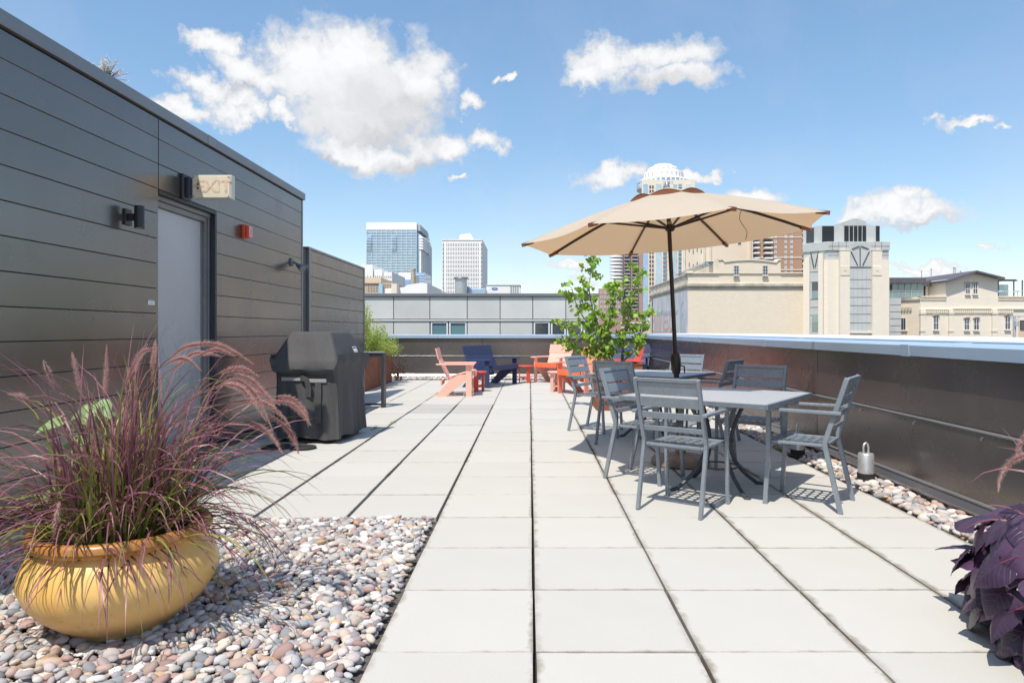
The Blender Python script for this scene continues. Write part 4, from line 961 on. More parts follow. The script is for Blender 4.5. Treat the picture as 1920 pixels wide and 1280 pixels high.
MB().tube([(0, 0, 0), (.005, 0, .9), (0, 0, 1.15), (-.05, 0, 1.30), (-.10, 0, 1.38)], .008, 6).build('stake', 'twig_dark', t)
# small weeds in the joints
wd = 0
for (x, y, lb) in ((-1.80, 8.9, 'green weed tuft in the paving joint right of the grill'), (-1.92, 8.35, 'green weed tuft in the paving joint at the grill corner'), (-2.55, 10.4, 'weed patch under the black console'), (-3.0, 15.2, 'weed tuft at the foot of the far rusty planter'), (2.55, 6.85, 'yellow moss tuft at the edge of the parapet gravel')):
    t = thing('weed_tuft', lb, 'weed', (x, y, -.01), 0, 'weeds in the paving joints'); V = []; Fq = []; C = []
    for k in range(60):
        a = random.uniform(0, 6.28); inc = random.uniform(.2, 1.3); f = random.random()
        blade(V, Fq, C, Vector((random.gauss(0, .012), random.gauss(0, .09), 0)), (math.sin(inc) * math.cos(a), math.sin(inc) * math.sin(a), math.cos(inc)), random.uniform(.02, .06), .8, .006, (.12, .22, .03), (.2, .32, .05), (.30, .36, .08), 4)
    o_ = put('blades', np_mesh('blades', V, Fq, C, 'grass_blade'), t); o_['kind'] = 'stuff'
# ---- aspen in a planter between the tables and the lounge chairs
planter('corten_planter', 'rusty steel planter box holding the small aspen tree', 1.02, 1.72, 10.25, 10.95, .70, 'rusty steel planter boxes')
AB = Vector((1.37, 10.6, .62)); tr = thing('aspen_tree', 'small multi stemmed aspen with round bright green leaves', 'tree', AB)
random.seed(11); leaves = []
stem_px = [[(1145, 676), (1135, 640), (1118, 600), (1105, 545), (1112, 484)], [(1150, 676), (1125, 655), (1085, 630), (1050, 600)], [(1165, 676), (1172, 620), (1185, 570), (1196, 505)], [(1170, 676), (1192, 650), (1205, 620), (1212, 585)], [(1148, 676), (1140, 620), (1150, 570), (1152, 530)], [(1142, 676), (1105, 660), (1075, 655), (1058, 640)], [(1140, 676), (1118, 630), (1085, 580), (1072, 540)]]
trunk = MB(); branches = MB()
for i, px in enumerate(stem_px):
    dd = 10.6 + random.uniform(-.30, .30); pts = smooth_path([P(x, y, 10.6 + (dd - 10.6) * k / (len(px) - 1)) - AB for k, (x, y) in enumerate(px)], 6); pts = [Vector((0 + pts[0].x * .5, 0, 0))] + pts; n = len(pts)
    trunk.tube(pts, [.013 * (1 - .8 * k / n) + .002 for k in range(n)], 8)
    for k in range(4, n):
        for q in range(3 if i in (0, 2, 4) else 2):
            a = random.uniform(0, 6.28); l_ = random.uniform(.06, .20); e = pts[k] + Vector((math.cos(a) * l_, math.sin(a) * l_, random.uniform(-.03, .12)))
            branches.tube([pts[k], (pts[k] + e) / 2 + Vector((0, 0, .012)), e], [.003, .002, .001], 4)
            for w in range(4): leaves.append(pts[k].lerp(e, random.uniform(.45, 1.05)) + Vector((random.gauss(0, .025), random.gauss(0, .025), random.gauss(0, .025))))
tk = trunk.build('trunk', 'bark', tr, smooth=True); branches.build('branches', 'bark', tr)
al = [heart_mesh('leaf', 'aspen_leaf', .034, .062, .15, .3, .5, s) for s in (4, 5)]
random.shuffle(leaves); leaves.sort(key=lambda p: p.y)
far_pts = leaves[300:]
for k, p in enumerate(leaves[:300]):
    o_ = put('leaf', al[k % 2], tr, p, orient((random.gauss(0, .8), random.gauss(-.35, .8), random.gauss(.5, .6)), (random.gauss(0, .6), random.gauss(0, .6), -1))); s_ = random.uniform(.75, 1.35); o_.scale = (s_, s_, s_)
if far_pts:
    V = []; Fq = []; C = []
    for p in far_pts:
        e_ = orient((random.gauss(0, .8), random.gauss(-.3, .8), random.gauss(.5, .6)), (random.gauss(0, .6), random.gauss(0, .6), -1)).to_matrix(); s_ = random.uniform(.75, 1.3); i0 = len(V); c = random.choice([(.24, .40, .04), (.34, .50, .07), (.40, .54, .10)])
        src = al[0]; V += [p + e_ @ (v.co * s_) for v in src.vertices]; C += [(*c, 1)] * len(src.vertices); Fq += [tuple(i + i0 for i in f.vertices) for f in src.polygons]
    o_ = put('foliage', np_mesh('foliage', V, Fq, C, 'leafage'), tr); o_['kind'] = 'stuff'
MB().tube([Vector((.10, .05, 0)), Vector((.11, .05, .62))], .014, 8).build('support_stake', 'bark', tr)
shrub('low flowering plants at the foot of the aspen', 1.15, 10.45, .62, .22, .16, 700, [(.25, .36, .08), (.45, .46, .18), (.18, .28, .05)], 18, 'flowering_plant', .016)
# ================================================================== CITY BEHIND
def brick(name, c1, c2, mortar, sc_=1.0, var=.12):
    m = NT(name).set(.85, 0, .3)
    sp = m.n('ShaderNodeSeparateXYZ'); m.l(m.obj, sp.inputs[0]); cb = m.n('ShaderNodeCombineXYZ'); m.l(m.math('ADD', sp.outputs[0], sp.outputs[1]), cb.inputs[0]); m.l(sp.outputs[2], cb.inputs[1])
    b = m.n('ShaderNodeTexBrick'); m.l(cb.outputs[0], b.inputs['Vector']); b.inputs['Scale'].default_value = 1.0
    b.inputs['Brick Width'].default_value = .34 * sc_; b.inputs['Row Height'].default_value = .115 * sc_; b.inputs['Mortar Size'].default_value = .012 * sc_
    for k, c in ((1, c1), (2, c2), (3, mortar)): b.inputs[k].default_value = (*c, 1)
    w = m.math('MULTIPLY', m.math('SUBTRACT', m.noise(.35, 6, .65), .5), 1.6, clamp=True); f2 = m.math('MULTIPLY', m.math('SUBTRACT', m.noise(1.2, 6, .7, stretch=(1, 1, .25)), .55), 2.2, clamp=True)
    c = m.mix(m.math('MULTIPLY', w, .5), b.outputs['Color'], sc3(c1, 1.12)); c = m.mix(m.math('MULTIPLY', f2, .28), c, sc3(c1, .55)); m.base(c)
    m.bump(b.outputs['Fac'], -.25, .02)
brick('cream_brick', (.74, .65, .51), (.79, .70, .57), (.72, .65, .55)); brick('cream_stone_brick', (.79, .715, .60), (.82, .755, .65), (.76, .70, .61)); brick('brown_brick', (.40, .235, .155), (.46, .28, .19), (.42, .32, .25), 1.2); brick('pink_brick', (.40, .25, .225), (.45, .29, .26), (.42, .33, .30), 2)
brick('tan_brick', (.47, .38, .30), (.52, .43, .34), (.48, .41, .34), 2)
pm('red_wood', (.38, .11, .12), .7); pm('limestone', (.76, .69, .57), .8, var=.12, scale=.6, bump=.2, bscale=6); pm('stained_stone', (.46, .43, .36), .85, var=.35, scale=1.2)
pm('far_white', (.86, .86, .85), .75, var=.04, scale=.1); pm('sky_band', (.70, .77, .84), .5); pm('far_cream', (.78, .70, .58), .8, var=.05, scale=.1); pm('far_peach', (.70, .54, .40), .8, var=.06, scale=.2); pm('far_grey', (.40, .43, .47), .6, var=.08, scale=.3)
pm('grey_cladding', (.60, .61, .595), .5, .1, var=.08, scale=.7, rnd=.05); pm('louvre_dark', (.07, .085, .095), .5, .3); pm('metal_grey_panel', (.56, .575, .565), .45, .2, var=.08, scale=1.5, rnd=.05, bump=.05, bscale=2)
pm('slate_roof', (.12, .115, .135), .6, .1, var=.15, scale=3); pm('window_trim', (.70, .72, .74), .5, var=.03); pm('dark_void', (.03, .034, .04), .4)
def glassm(name, col, rough=.06, metal=.0, spec=1.0, var=.25, scale=.4):
    m = NT(name).set(rough, metal, spec); f = m.noise(scale, 3, .5); c = m.mix(f, sc3(col, 1 - var), sc3(col, 1 + var)); hv = m.n('ShaderNodeHueSaturation'); m.l(c, hv.inputs['Color']); m.l(m.math('MULTIPLY_ADD', m.rand(), .5, .75), hv.inputs['Value']); m.base(hv.outputs[0])
glassm('dark_glass', (.045, .06, .085)); glassm('teal_glass', (.16, .30, .34), .1); glassm('sky_glass', (.62, .76, .88), .12, .35); glassm('blue_glass', (.30, .46, .64), .08, .2); glassm('green_glass', (.27, .37, .38), .1, .2)  # sky_glass: the reflected sky's pale blue is put into the base colour
glassm('slot_glass', (.20, .21, .23), .2); glassm('skylight', (.10, .15, .22), .15, .2)  # slot_glass lightened: distance haze and sky reflection sit in its colour
for nm_, c_ in (('mural_white', (.62, .64, .66)), ('mural_red', (.64, .42, .35)), ('mural_blue', (.43, .52, .63))): pm(nm_, c_, .85, var=.22, scale=1.4, stretch=(1, 1, .3))
def splay(mb, x0, x1, d, dep, z0, z1):
    k = (d + dep) / d; return mb.prism([(x0, d), (x1, d), (x1 * k, d + dep), (x0 * k, d + dep)], 'z', z0, z1)
class Bld:
    def __init__(s, name, label, d, x, cat='building', group=None):
        p = P(x, VY, d); s.d = d; s.t = thing(name, label, cat, (p.x, d, -14), 0, group); s.o = s.t.location.copy(); s.k = d / FPX
    def X(s, x): return (x - VX) * s.k
    def Z(s, y): return CAMZ + (VY - y) * s.k
    def rect(s, name, mat, x0, x1, y0, y1, f=0, b=None, parent=None, bevel=0):     # picture box at the facade plane; f front, b back offsets in metres
        z1, z0 = s.Z(y0), (s.Z(y1) if y1 is not None else -14)
        return MB(s.o).box(s.X(x0), s.X(x1), s.d + f, s.d + (b if b is not None else f + .3), z0, z1).build(name, mat, parent or s.t, bevel=bevel)
    def win(s, x0, x1, y0, y1, mull=1, tr=1, glass='dark_glass', trim='window_trim', f=-.04, fw=None):
        fw = fw or s.k * .8; X0, X1, Z0, Z1 = s.X(x0), s.X(x1), s.Z(y1), s.Z(y0); m = MB(s.o); a, b = s.d + f - .03, s.d + f + .05
        m.box(X0, X0 + fw, a, b, Z0, Z1).box(X1 - fw, X1, a, b, Z0, Z1).box(X0 + fw, X1 - fw, a, b, Z1 - fw, Z1).box(X0 + fw, X1 - fw, a, b, Z0, Z0 + fw)
        for k in range(1, mull + 1): c = X0 + (X1 - X0) * k / (mull + 1); m.box(c - fw / 2, c + fw / 2, a + .003, b, Z0 + fw, Z1 - fw)
        for k in range(1, tr + 1): c = Z0 + (Z1 - Z0) * k / (tr + 1); m.box(X0 + fw, X1 - fw, a + .006, b, c - fw / 2, c + fw / 2)
        w = m.build('window', trim, s.t); MB(s.o).box(X0 + fw * .5, X1 - fw * .5, s.d + f + .01, s.d + f + .03, Z0 + fw * .5, Z1 - fw * .5).build('pane', glass, w); return w
# ---- neighbour across the far parapet: grey panels
n = Bld('panelled_building', 'low grey panel clad neighbour building beyond the far parapet', 24, 900)
MB(n.o).box(-16, n.X(1122), 24.06, 34, -14, n.Z(553)).build('wall_core', 'seam_black', n.t)
vx = [620, 676, 738, 806, 876, 937.7, 999, 1061, 1122]
for a, b in zip(vx[:-1], vx[1:]):
    MB(n.o).box(n.X(a) + .012, n.X(b) - .012, 24, 24.05, n.Z(597.5), n.Z(556.5)).build('panel', 'grey_cladding', n.t, bevel=.006)
    if a in (806, 999, 1061): continue
    MB(n.o).box(n.X(a) + .012, n.X(b) - .012, 24, 24.05, n.Z(660), n.Z(603)).build('panel', 'grey_cladding', n.t, bevel=.006)
MB(n.o).box(-12, n.X(1122), 23.97, 24.05, n.Z(602), n.Z(598.5)).build('ledge', 'grey_cladding', n.t)
MB(n.o).box(-16, n.X(1123.5), 23.93, 24.4, n.Z(556), n.Z(550)).build('roof_cap', 'roof_cap_dark', n.t, bevel=.01)
MB(n.o).box(-16, n.X(1121), 24.4, 34, n.Z(560), n.Z(558)).build('roof', 'far_grey', n.t)
for a, b, gl_ in ((807.5, 840, 'teal_glass'), (842, 875, 'teal_glass'), (1000.5, 1031, 'dark_glass'), (1033, 1061, 'dark_glass'), (1063, 1092, 'dark_glass'), (1094, 1120, 'dark_glass')): n.win(a, b, 603, 640, 0, 0, gl_, f=.03, fw=.055)
fl = thing('metal_flue', 'silver round metal flue with cap on the grey building roof', 'flue', P(864.5, 550, 26) + Vector((0, 0, -.1))); k_ = 26 / FPX
MB().lathe([(0, 0), (11.5 * k_, 0), (11.5 * k_, 27 * k_ + .1), (0, 27 * k_ + .1)], 28).build('pipe', 'galvanized', fl, smooth=True)
MB().lathe([(0, 27.2 * k_ + .1), (14.5 * k_, 27.2 * k_ + .1), (13.5 * k_, 30 * k_ + .1), (0, 31 * k_ + .1)], 28).build('rain_cap', 'roof_cap_dark', fl, smooth=True)
hv_ = Bld('rooftop_air_handler', 'pale grey rooftop air conditioning unit with a blue oval badge', 26.5, 943, 'air handler')
hv_.t.location = P(943, 553, 26.5); hv_.o = hv_.t.location.copy()
hv_.rect('cabinet', 'far_white', 912, 957, 535, 556, 0, 1.4, bevel=.01); hv_.rect('top_lid', 'grey_cladding', 911, 976, 533.6, 535, -.02, 1.42); hv_.rect('side_panel', 'far_white', 957.4, 975, 535.2, 556, .01, 1.4)
for k in range(4): hv_.rect('louvre', 'far_grey', 957.9 + 3.9 * k, 959.9 + 3.9 * k, 536, 550.5, -.02, .009)
pm('badge_blue', (.06, .14, .42), .4)
bo = MB(hv_.o); bo.prism([(hv_.X(927.5) + 5.8 * hv_.k * math.cos(2 * math.pi * i / 28), hv_.Z(541) + 2.2 * hv_.k * math.sin(2 * math.pi * i / 28)) for i in range(28)], 'y', 26.485, 26.498); bd = bo.build('badge', 'badge_blue', hv_.t)
MB(hv_.o).box(hv_.X(924.5), hv_.X(930.5), 26.481, 26.4845, hv_.Z(541.5), hv_.Z(540.5)).build('badge_mark', 'white_paint', bd)
MB(hv_.o).tube([(hv_.X(976), 26.9, hv_.Z(534.6)), (hv_.X(993), 26.9, hv_.Z(534.8))], .008, 5).build('sensor_rod', 'galvanized', hv_.t)
dk = thing('roof_duct', 'low pale blue metal duct left of the air conditioning unit', 'duct', P(895, 552, 26.2)); o = dk.location.copy()
MB(o).box(P(878, 0, 26.2).x, P(911, 0, 26.2).x, 26.2, 27.2, P(0, 556, 26.2).z, P(0, 540.5, 26.2).z).build('duct', 'cap_metal', dk, bevel=.04, seg=3); MB(o).box(P(875.5, 0, 26.2).x, P(880, 0, 26.2).x, 26.1, 27.3, P(0, 556, 26.2).z, P(0, 537, 26.2).z).build('flange', 'far_grey', dk, bevel=.03)
# ---- far glass tower
g = Bld('glass_tower', 'pale blue glass apartment tower at left with balconies', 420, 735)
MB(g.o).box(g.X(687.5), g.X(781), 420, 476, -14, g.Z(424)).build('glass_body', 'sky_glass', g.t); MB(g.o).box(g.X(687), g.X(781.4), 419.6, 470, g.Z(431), g.Z(417)).build('crown_band', 'far_white', g.t)
MB(g.o).box(g.X(735), g.X(742), 425, 450, g.Z(418), g.Z(415)).build('roof_plant', 'far_white', g.t)
MB(g.o).box(g.X(781) + .01, g.X(781) + 1.2, 421, 476, -14, g.Z(437)).build('side_wing', 'blue_glass', g.t)
MB(g.o).box(g.X(781) + .01, g.X(781) + 2.2, 421, 452, g.Z(432), g.Z(421)).build('side_screen', 'far_grey', g.t)
for k in range(24): MB(g.o).box(g.X(687.3), g.X(781.2), 419.5, 477, g.Z(431 + 5.1 * (k + 1)), g.Z(431 + 5.1 * (k + 1)) + .16).build('floor_band', 'sky_band', g.t)
for k in range(11): MB(g.o).box(g.X(687.4 + 9.35 * k) - .11, g.X(687.4 + 9.35 * k) + .11, 419.4, 419.99, -14, g.Z(431)).build('mullion', 'sky_band', g.t)
for k in range(8): MB(g.o).box(g.X(781) + .01, g.X(781) + 2.6, 421.5 + 6.6 * k, 421.9 + 6.6 * k, -14, g.Z(440)).build('mullion', 'far_white', g.t)
for x0, x1 in ((688, 697.2), (734.3, 743.6)):
    for k in range(5):
        y_ = 441.2 + 5.1 * k; b_ = MB(g.o).box(g.X(x0), g.X(x1), 419.3, 419.95, g.Z(y_ + 3.6), g.Z(y_)).build('balcony', 'blue_glass', g.t); MB(g.o).box(g.X(x0), g.X(x1), 418.4, 419.25, g.Z(y_ + 5.1), g.Z(y_ + 4.2)).build('balcony_slab', 'far_white', b_)
for k in range(5): MB(g.o).box(g.X(781) + 1.25, g.X(781) + 3.8, 421, 452, g.Z(446.5 + 5.1 * k), g.Z(443 + 5.1 * k)).build('balcony', 'far_white', g.t)
# ---- white slot-window tower
w = Bld('white_office_tower', 'white concrete office tower with rows of narrow slot windows', 380, 866)
MB(w.o).box(w.X(829), w.X(904), 380, 428, -14, w.Z(449)).build('wall', 'far_white', w.t)
MB(w.o).prism([(w.X(858), w.Z(449)), (w.X(860.5), w.Z(437)), (w.X(880), w.Z(434.5)), (w.X(886.5), w.Z(447)), (w.X(886.5), w.Z(449))], 'y', 386, 420).build('roof_house', 'far_white', w.t)
MB(w.o).box(w.X(828.8), w.X(904.2), 379.7, 428.2, w.Z(450.5), w.Z(448.6)).build('parapet', 'far_white', w.t)
wm_ = MB().box(-.17, .17, -.06, .06, -.80, .80).mesh('window', 'slot_glass'); ew = MB().box(-.3, .3, -.06, .06, -.95, .95).mesh('window', 'slot_glass')
for r_ in range(12):
    for c_ in range(20): put('window', wm_, w.t, Vector((w.X(837.8 + 3.1 * c_), 379.98, w.Z(459 + 8.05 * r_))) - w.o)
    for x_ in (831.2, 903): put('window', ew, w.t, Vector((w.X(x_), 379.98, w.Z(459 + 8.05 * r_))) - w.o)
# ---- cluster of old and white buildings between them
a = Bld('old_brick_block', 'tan old brick block with small windows below the glass tower', 150, 712)
MB(a.o).box(a.X(670), a.X(737), 150, 170, -14, a.Z(530)).build('wall', 'tan_brick', a.t); MB(a.o).box(a.X(669), a.X(715), 149.7, 168, a.Z(531), a.Z(520.5)).build('attic', 'far_peach', a.t)
for r_ in range(3):
    for c_ in range(9):
        if c_ != 5: a.win(690 + 5.1 * c_, 692.6 + 5.1 * c_, 533 + 5 * r_, 536.3 + 5 * r_, 0, 0, 'dark_glass', 'tan_brick', fw=.06)
MB(a.o).box(a.X(711), a.X(718), 149.6, 149.95, -14, a.Z(531.5)).build('stair_bay', 'blue_glass', a.t)
for i, (x0, x1, y0, lb) in enumerate(((676, 699, 496, 'leftmost white windowless block below the glass tower'), (701.5, 717, 505, 'middle white block below the glass tower'), (719, 735, 510, 'right white block with slot windows below the glass tower'))):
    q = Bld('white_block', lb, 210, (x0 + x1) / 2, group='white blocks'); MB(q.o).box(q.X(x0), q.X(x1), 210, 232, -14, q.Z(y0)).build('wall', 'far_white', q.t)
    for c_ in range(4):
        for yy in ((517,) if i < 2 else (517, 526)): q.win(x0 + 2.2 + (x1 - x0) / 4.4 * c_, x0 + 3.5 + (x1 - x0) / 4.4 * c_, yy, yy + 4.5, 0, 0, 'dark_glass', 'far_grey', fw=.05)
q = Bld('white_box_building', 'plain white box building beside the brick chimney', 260, 758); MB(q.o).box(q.X(747), q.X(770), 260, 280, -14, q.Z(511)).build('wall', 'far_white', q.t); MB(q.o).box(q.X(744), q.X(776), 255, 259.9, -14, q.Z(525.5)).build('lower_block', 'blue_glass', q.t)
q = Bld('brick_chimney', 'round tan brick chimney stack in front of the glass tower', 230, 775, 'chimney'); q.t.location = (q.X(775), 230, -14); MB().lathe([(0, 0), (.95, 0), (.72, q.Z(507) + 14), (.86, q.Z(506.5) + 14), (.86, q.Z(503.5) + 14), (0, q.Z(503.5) + 14)], 20).build('stack', 'tan_brick', q.t, smooth=True)
q = Bld('blue_glass_block', 'small blue glass block right of the chimney', 300, 787); MB(q.o).box(q.X(779), q.X(796), 300, 320, -14, q.Z(511)).build('wall', 'blue_glass', q.t)
for k in range(4): MB(q.o).box(q.X(779), q.X(796.2), 299.7, 299.95, q.Z(516 + 5 * k), q.Z(515.3 + 5 * k)).build('floor_band', 'far_white', q.t)
q = Bld('white_hall', 'low white hall with a stepped roof above the grey building', 120, 765); MB(q.o).prism([(q.X(722), -14), (q.X(722), q.Z(541)), (q.X(758), q.Z(538)), (q.X(764), q.Z(534)), (q.X(783), q.Z(531)), (q.X(801), q.Z(531)), (q.X(801), -14)], 'y', 120, 140).build('wall', 'far_white', q.t); q.rect('annex', 'far_cream', 738, 748, 533, None, -2, -.1)
q = Bld('white_shed_row', 'receding low white building with dark windows beside the flue', 140, 815); MB(q.o).prism([(q.X(801.5), -14), (q.X(801.5), q.Z(533)), (q.X(830), q.Z(546)), (q.X(830), -14)], 'y', 140, 160).build('wall', 'far_white', q.t)
for k in range(4): q.rect('window', 'dark_glass', 803.5 + 6 * k, 806 + 6 * k, 537.5 + 2.4 * k, 546, -.05, -.01)
# ---- towers behind the umbrella
p_ = Bld('pink_balcony_tower', 'pinkish brick apartment tower with stacked balconies behind the aspen', 300, 1176)
splay(MB(p_.o), p_.X(1152), p_.X(1206), 300, 30, -14, p_.Z(452)).build('wall', 'pink_brick', p_.t)
for k in range(17):
    y_ = 470 + 6.6 * k
    b_ = MB(p_.o).lathe([(0, 0), (3.0, 0), (3.0, .9), (0, .9)], 16, (p_.X(1155.5), 300, p_.Z(y_))).build('balcony', 'far_white', p_.t)
    for x0, x1 in ((1171, 1180), (1185.5, 1195)):
        b_ = MB(p_.o).box(p_.X(x0), p_.X(x1), 299.85, 299.97, p_.Z(y_ + 4), p_.Z(y_)).build('balcony_door', 'dark_void', p_.t); MB(p_.o).box(p_.X(x0 - .6), p_.X(x1 + .6), 298.6, 299.84, p_.Z(y_ + 4.9), p_.Z(y_ + 2.8)).build('balcony', 'far_grey', p_.t)
t_ = Bld('crowned_tower', 'tall cream and blue glass tower with a stepped round crown above the umbrella', 350, 1252)
splay(MB(t_.o), t_.X(1203), t_.X(1303), 350, 28, -14, t_.Z(337)).build('shaft', 'far_cream', t_.t)
for x0, x1, m_ in ((1206, 1214, 'blue_glass'), (1229.5, 1239.5, 'sky_glass'), (1243, 1249.5, 'blue_glass'), (1262, 1269, 'sky_glass'), (1272, 1278, 'blue_glass'), (1286, 1294, 'sky_glass')): MB(t_.o).box(t_.X(x0), t_.X(x1), 349.7, 349.98, -14, t_.Z(345)).build('glass_strip', m_, t_.t)
for k in range(30):
    y_ = 348 + 8.2 * k
    for x0, x1 in ((1217.5, 1220.5), (1222.5, 1225.5)): MB(t_.o).box(t_.X(x0), t_.X(x1), 349.8, 349.98, t_.Z(y_ + 5), t_.Z(y_)).build('window', 'dark_glass', t_.t)
    MB(t_.o).box(t_.X(1243), t_.X(1249.5), 348.9, 349.69, t_.Z(y_ + 4.6), t_.Z(y_ + 2.6)).build('balcony', 'brown_brick', t_.t); MB(t_.o).box(t_.X(1272), t_.X(1278), 348.9, 349.69, t_.Z(y_ + 4.6), t_.Z(y_ + 2.6)).build('balcony', 'far_grey', t_.t)
cxm = 1253
for hw, y0, y1, kind_ in ((51, 346, 331, 2), (39, 331, 315, 0), (30, 315, 306, 0), (19, 306, 300, 0)):
    rad = hw * t_.k; cc = Vector((t_.X(cxm), 364, 0))
    tier = MB(t_.o).lathe([(0, t_.Z(y0)), (rad, t_.Z(y0)), (rad, t_.Z(y1)), (rad * .93, t_.Z(y1) + .5), (0, t_.Z(y1) + .7)], 28, cc).build('crown_tier', 'far_white', t_.t)
    nf = max(7, int(hw * .34)); rows_ = 2 if kind_ else 1; hh = (y0 - y1) * t_.k / rows_
    wmh = MB().box(-.85, .85, -.1, .1, -hh * .3, hh * .3).mesh('window', 'blue_glass') if kind_ else MB().box(-.22, .22, -.1, .1, -hh * .3, hh * .3).mesh('window', 'far_grey')
    for k in range(nf):
        for rr_ in range(rows_):
            a_ = math.pi + math.pi * (k + .5) / nf; put('window', wmh, tier, Vector((cc.x + rad * math.cos(a_), 364 + rad * math.sin(a_), t_.Z(y0) + hh * (rr_ + .5))) - t_.o, (0, 0, a_ + math.pi / 2))
q = Bld('brick_apartment_block', 'pinkish brick apartment block with small windows behind the aspen leaves', 130, 1150); splay(MB(q.o), q.X(1122), q.X(1172), 130, 20, -14, q.Z(541)).build('wall', 'pink_brick', q.t)
for r_ in range(6):
    for c_ in range(7): q.win(1126 + 6.6 * c_, 1129.4 + 6.6 * c_, 546 + 9 * r_, 551 + 9 * r_, 0, 1, 'dark_glass', 'window_trim', fw=.07)
MB(q.o).box(q.X(1167.5), q.X(1172), 129.5, 129.95, -14, q.Z(543)).build('downpipe_bay', 'dark_void', q.t)
q = Bld('peach_block', 'small peach stucco block with two dark windows left of the mural wall', 95, 1190); splay(MB(q.o), q.X(1164), q.X(1222), 95, 10, -14, q.Z(605)).build('wall', 'far_peach', q.t); splay(MB(q.o), q.X(1163), q.X(1222.5), 94.8, 10, q.Z(606.5), q.Z(604)).build('cornice', 'far_cream', q.t)
for x0 in (1173, 1192.5): q.win(x0, x0 + 11, 612, 623, 1, 0)
q = Bld('tall_cream_block', 'tall plain cream stone block with narrow slits behind the theatre', 190, 1345); splay(MB(q.o), q.X(1278), q.X(1411), 190, 25, -14, q.Z(428)).build('wall', 'far_cream', q.t)
for k in range(5):
    for r_ in range(3): q.rect('slit_window', 'dark_glass', 1284 + 7.5 * k, 1285.3 + 7.5 * k, 462 + 27 * r_ + 3 * k % 7, 470 + 27 * r_ + 3 * k % 7, -.1, -.01)
q.win(1383, 1390, 452, 459, 0, 0)
for x_ in (1281, 1318, 1330, 1404): q.rect('pilaster', 'limestone', x_, x_ + 3, 428, None, -.5, -.01)
b = Bld('brown_balcony_block', 'brown brick apartment block with white balconies left of the grey crowned tower', 170, 1465); splay(MB(b.o), b.X(1411.5), b.X(1522), 170, 20, -14, b.Z(420)).build('wall', 'brown_brick', b.t)
for k in range(9):
    y_ = 431 + 9.6 * k
    for x0, x1 in ((1412, 1420), (1431, 1445), (1504, 1514)):
        MB(b.o).box(b.X(x0), b.X(x1), 169.8, 169.97, b.Z(y_ + 6), b.Z(y_)).build('balcony_door', 'dark_void', b.t); MB(b.o).box(b.X(x0 - .5), b.X(x1 + .5), 168.4, 169.79, b.Z(y_ + 7.2), b.Z(y_ + 4.4)).build('balcony', 'far_white', b.t)
    for x0 in (1452, 1471, 1482): b.win(x0, x0 + 4.2, y_ + .5, y_ + 6, 0, 1, 'blue_glass')
for y_ in (444, 482, 505): b.rect('stone_band', 'far_cream', 1411.3, 1522.2, y_, y_ + 1.6, -.12, -.005)
# ---- theatre with the mural
th = Bld('cream_theatre', 'big cream brick theatre with cornice and a faded mural on its side', 60, 1400); LX = th.X(1290); DB = 78.8
MB(th.o).box(LX, th.X(1512), 60, DB, -14, th.Z(513)).build('wall', 'cream_brick', th.t)
MB(th.o).box(LX - .12, th.X(1512), 59.8, DB, th.Z(537.5), th.Z(531)).build('cornice', 'stained_stone', th.t, bevel=.05); MB(th.o).box(LX - .05, th.X(1512), 59.92, DB, th.Z(541.5), th.Z(537.6)).build('frieze', 'stained_stone', th.t)
MB(th.o).box(LX - .10, th.X(1347), 59.85, 60.25, th.Z(513), th.Z(511)).box(th.X(1463), th.X(1512), 59.85, 60.25, th.Z(513), th.Z(511)).build('coping', 'limestone', th.t)
MB(th.o).box(LX - .14, LX + .45, 59.83, 60.6, th.Z(513.2), th.Z(508.6)).build('corner_pier', 'limestone', th.t, bevel=.04)
blk = [(1346, 513), (1346, 487.5), (1354, 486.5), (1358, 491), (1380, 488.5), (1404, 487.5), (1430, 489), (1454, 492), (1459, 487), (1463, 487.5), (1463, 513)]
MB(th.o).prism([(th.X(x), th.Z(y)) for x, y in blk], 'y', 59.9, 61.5).build('raised_parapet', 'cream_brick', th.t)
cpath = [Vector((th.X(x), 60.3, th.Z(y) + .02)) for x, y in blk[1:-1]]; MB(th.o).sweep(cpath, 1.0, .12).build('coping', 'limestone', th.t)
for x0 in (1375, 1429): th.win(x0, x0 + 9.5, 498, 516.5, 1, 2, 'dark_glass', 'far_grey', f=-.14, fw=.06); th.rect('window_sill', 'limestone', x0 - 1, x0 + 10.5, 516.6, 517.8, -.25, -.105)
MB(th.o).add([(th.X(1304), 63, th.Z(511)), (th.X(1346), 63, th.Z(493)), (th.X(1346), 63, th.Z(513)), (th.X(1304), 78, th.Z(511)), (th.X(1346), 78, th.Z(493)), (th.X(1346), 78, th.Z(513))], [(0, 1, 2), (5, 4, 3), (0, 3, 4, 1), (1, 4, 5, 2), (2, 5, 3, 0)]).build('lean_to_roof', 'stained_stone', th.t)
rf = [Vector((th.X(x), yy, th.Z(y) * 1.0)) for x, y, yy in ((1338, 488, 64), (1424, 488, 64), (1424, 488, 76), (1338, 488, 76), (1366, 473.5, 68), (1392, 474.5, 68), (1392, 474.5, 72), (1366, 473.5, 72))]
rb = MB(th.o).add(rf, [(0, 1, 5, 4), (1, 2, 6, 5), (2, 3, 7, 6), (3, 0, 4, 7), (4, 5, 6, 7), (3, 2, 1, 0)]).build('skylight_roof', 'skylight', th.t)
for k in range(7):
    u = (k + .5) / 7; MB(th.o).bar(rf[0].lerp(rf[1], u) + Vector((0, -.03, .02)), rf[4].lerp(rf[5], u) + Vector((0, -.03, .02)), .07, .05).build('glazing_bar', 'dark_void', rb)
for k in range(9):       # recessed panels along the side parapet
    y0 = 60.6 + 2.0 * k; MB(th.o).box(LX - .06, LX - .002, y0, y0 + .14, th.Z(530.5), th.Z(514)).build('pier', 'stained_stone', th.t)
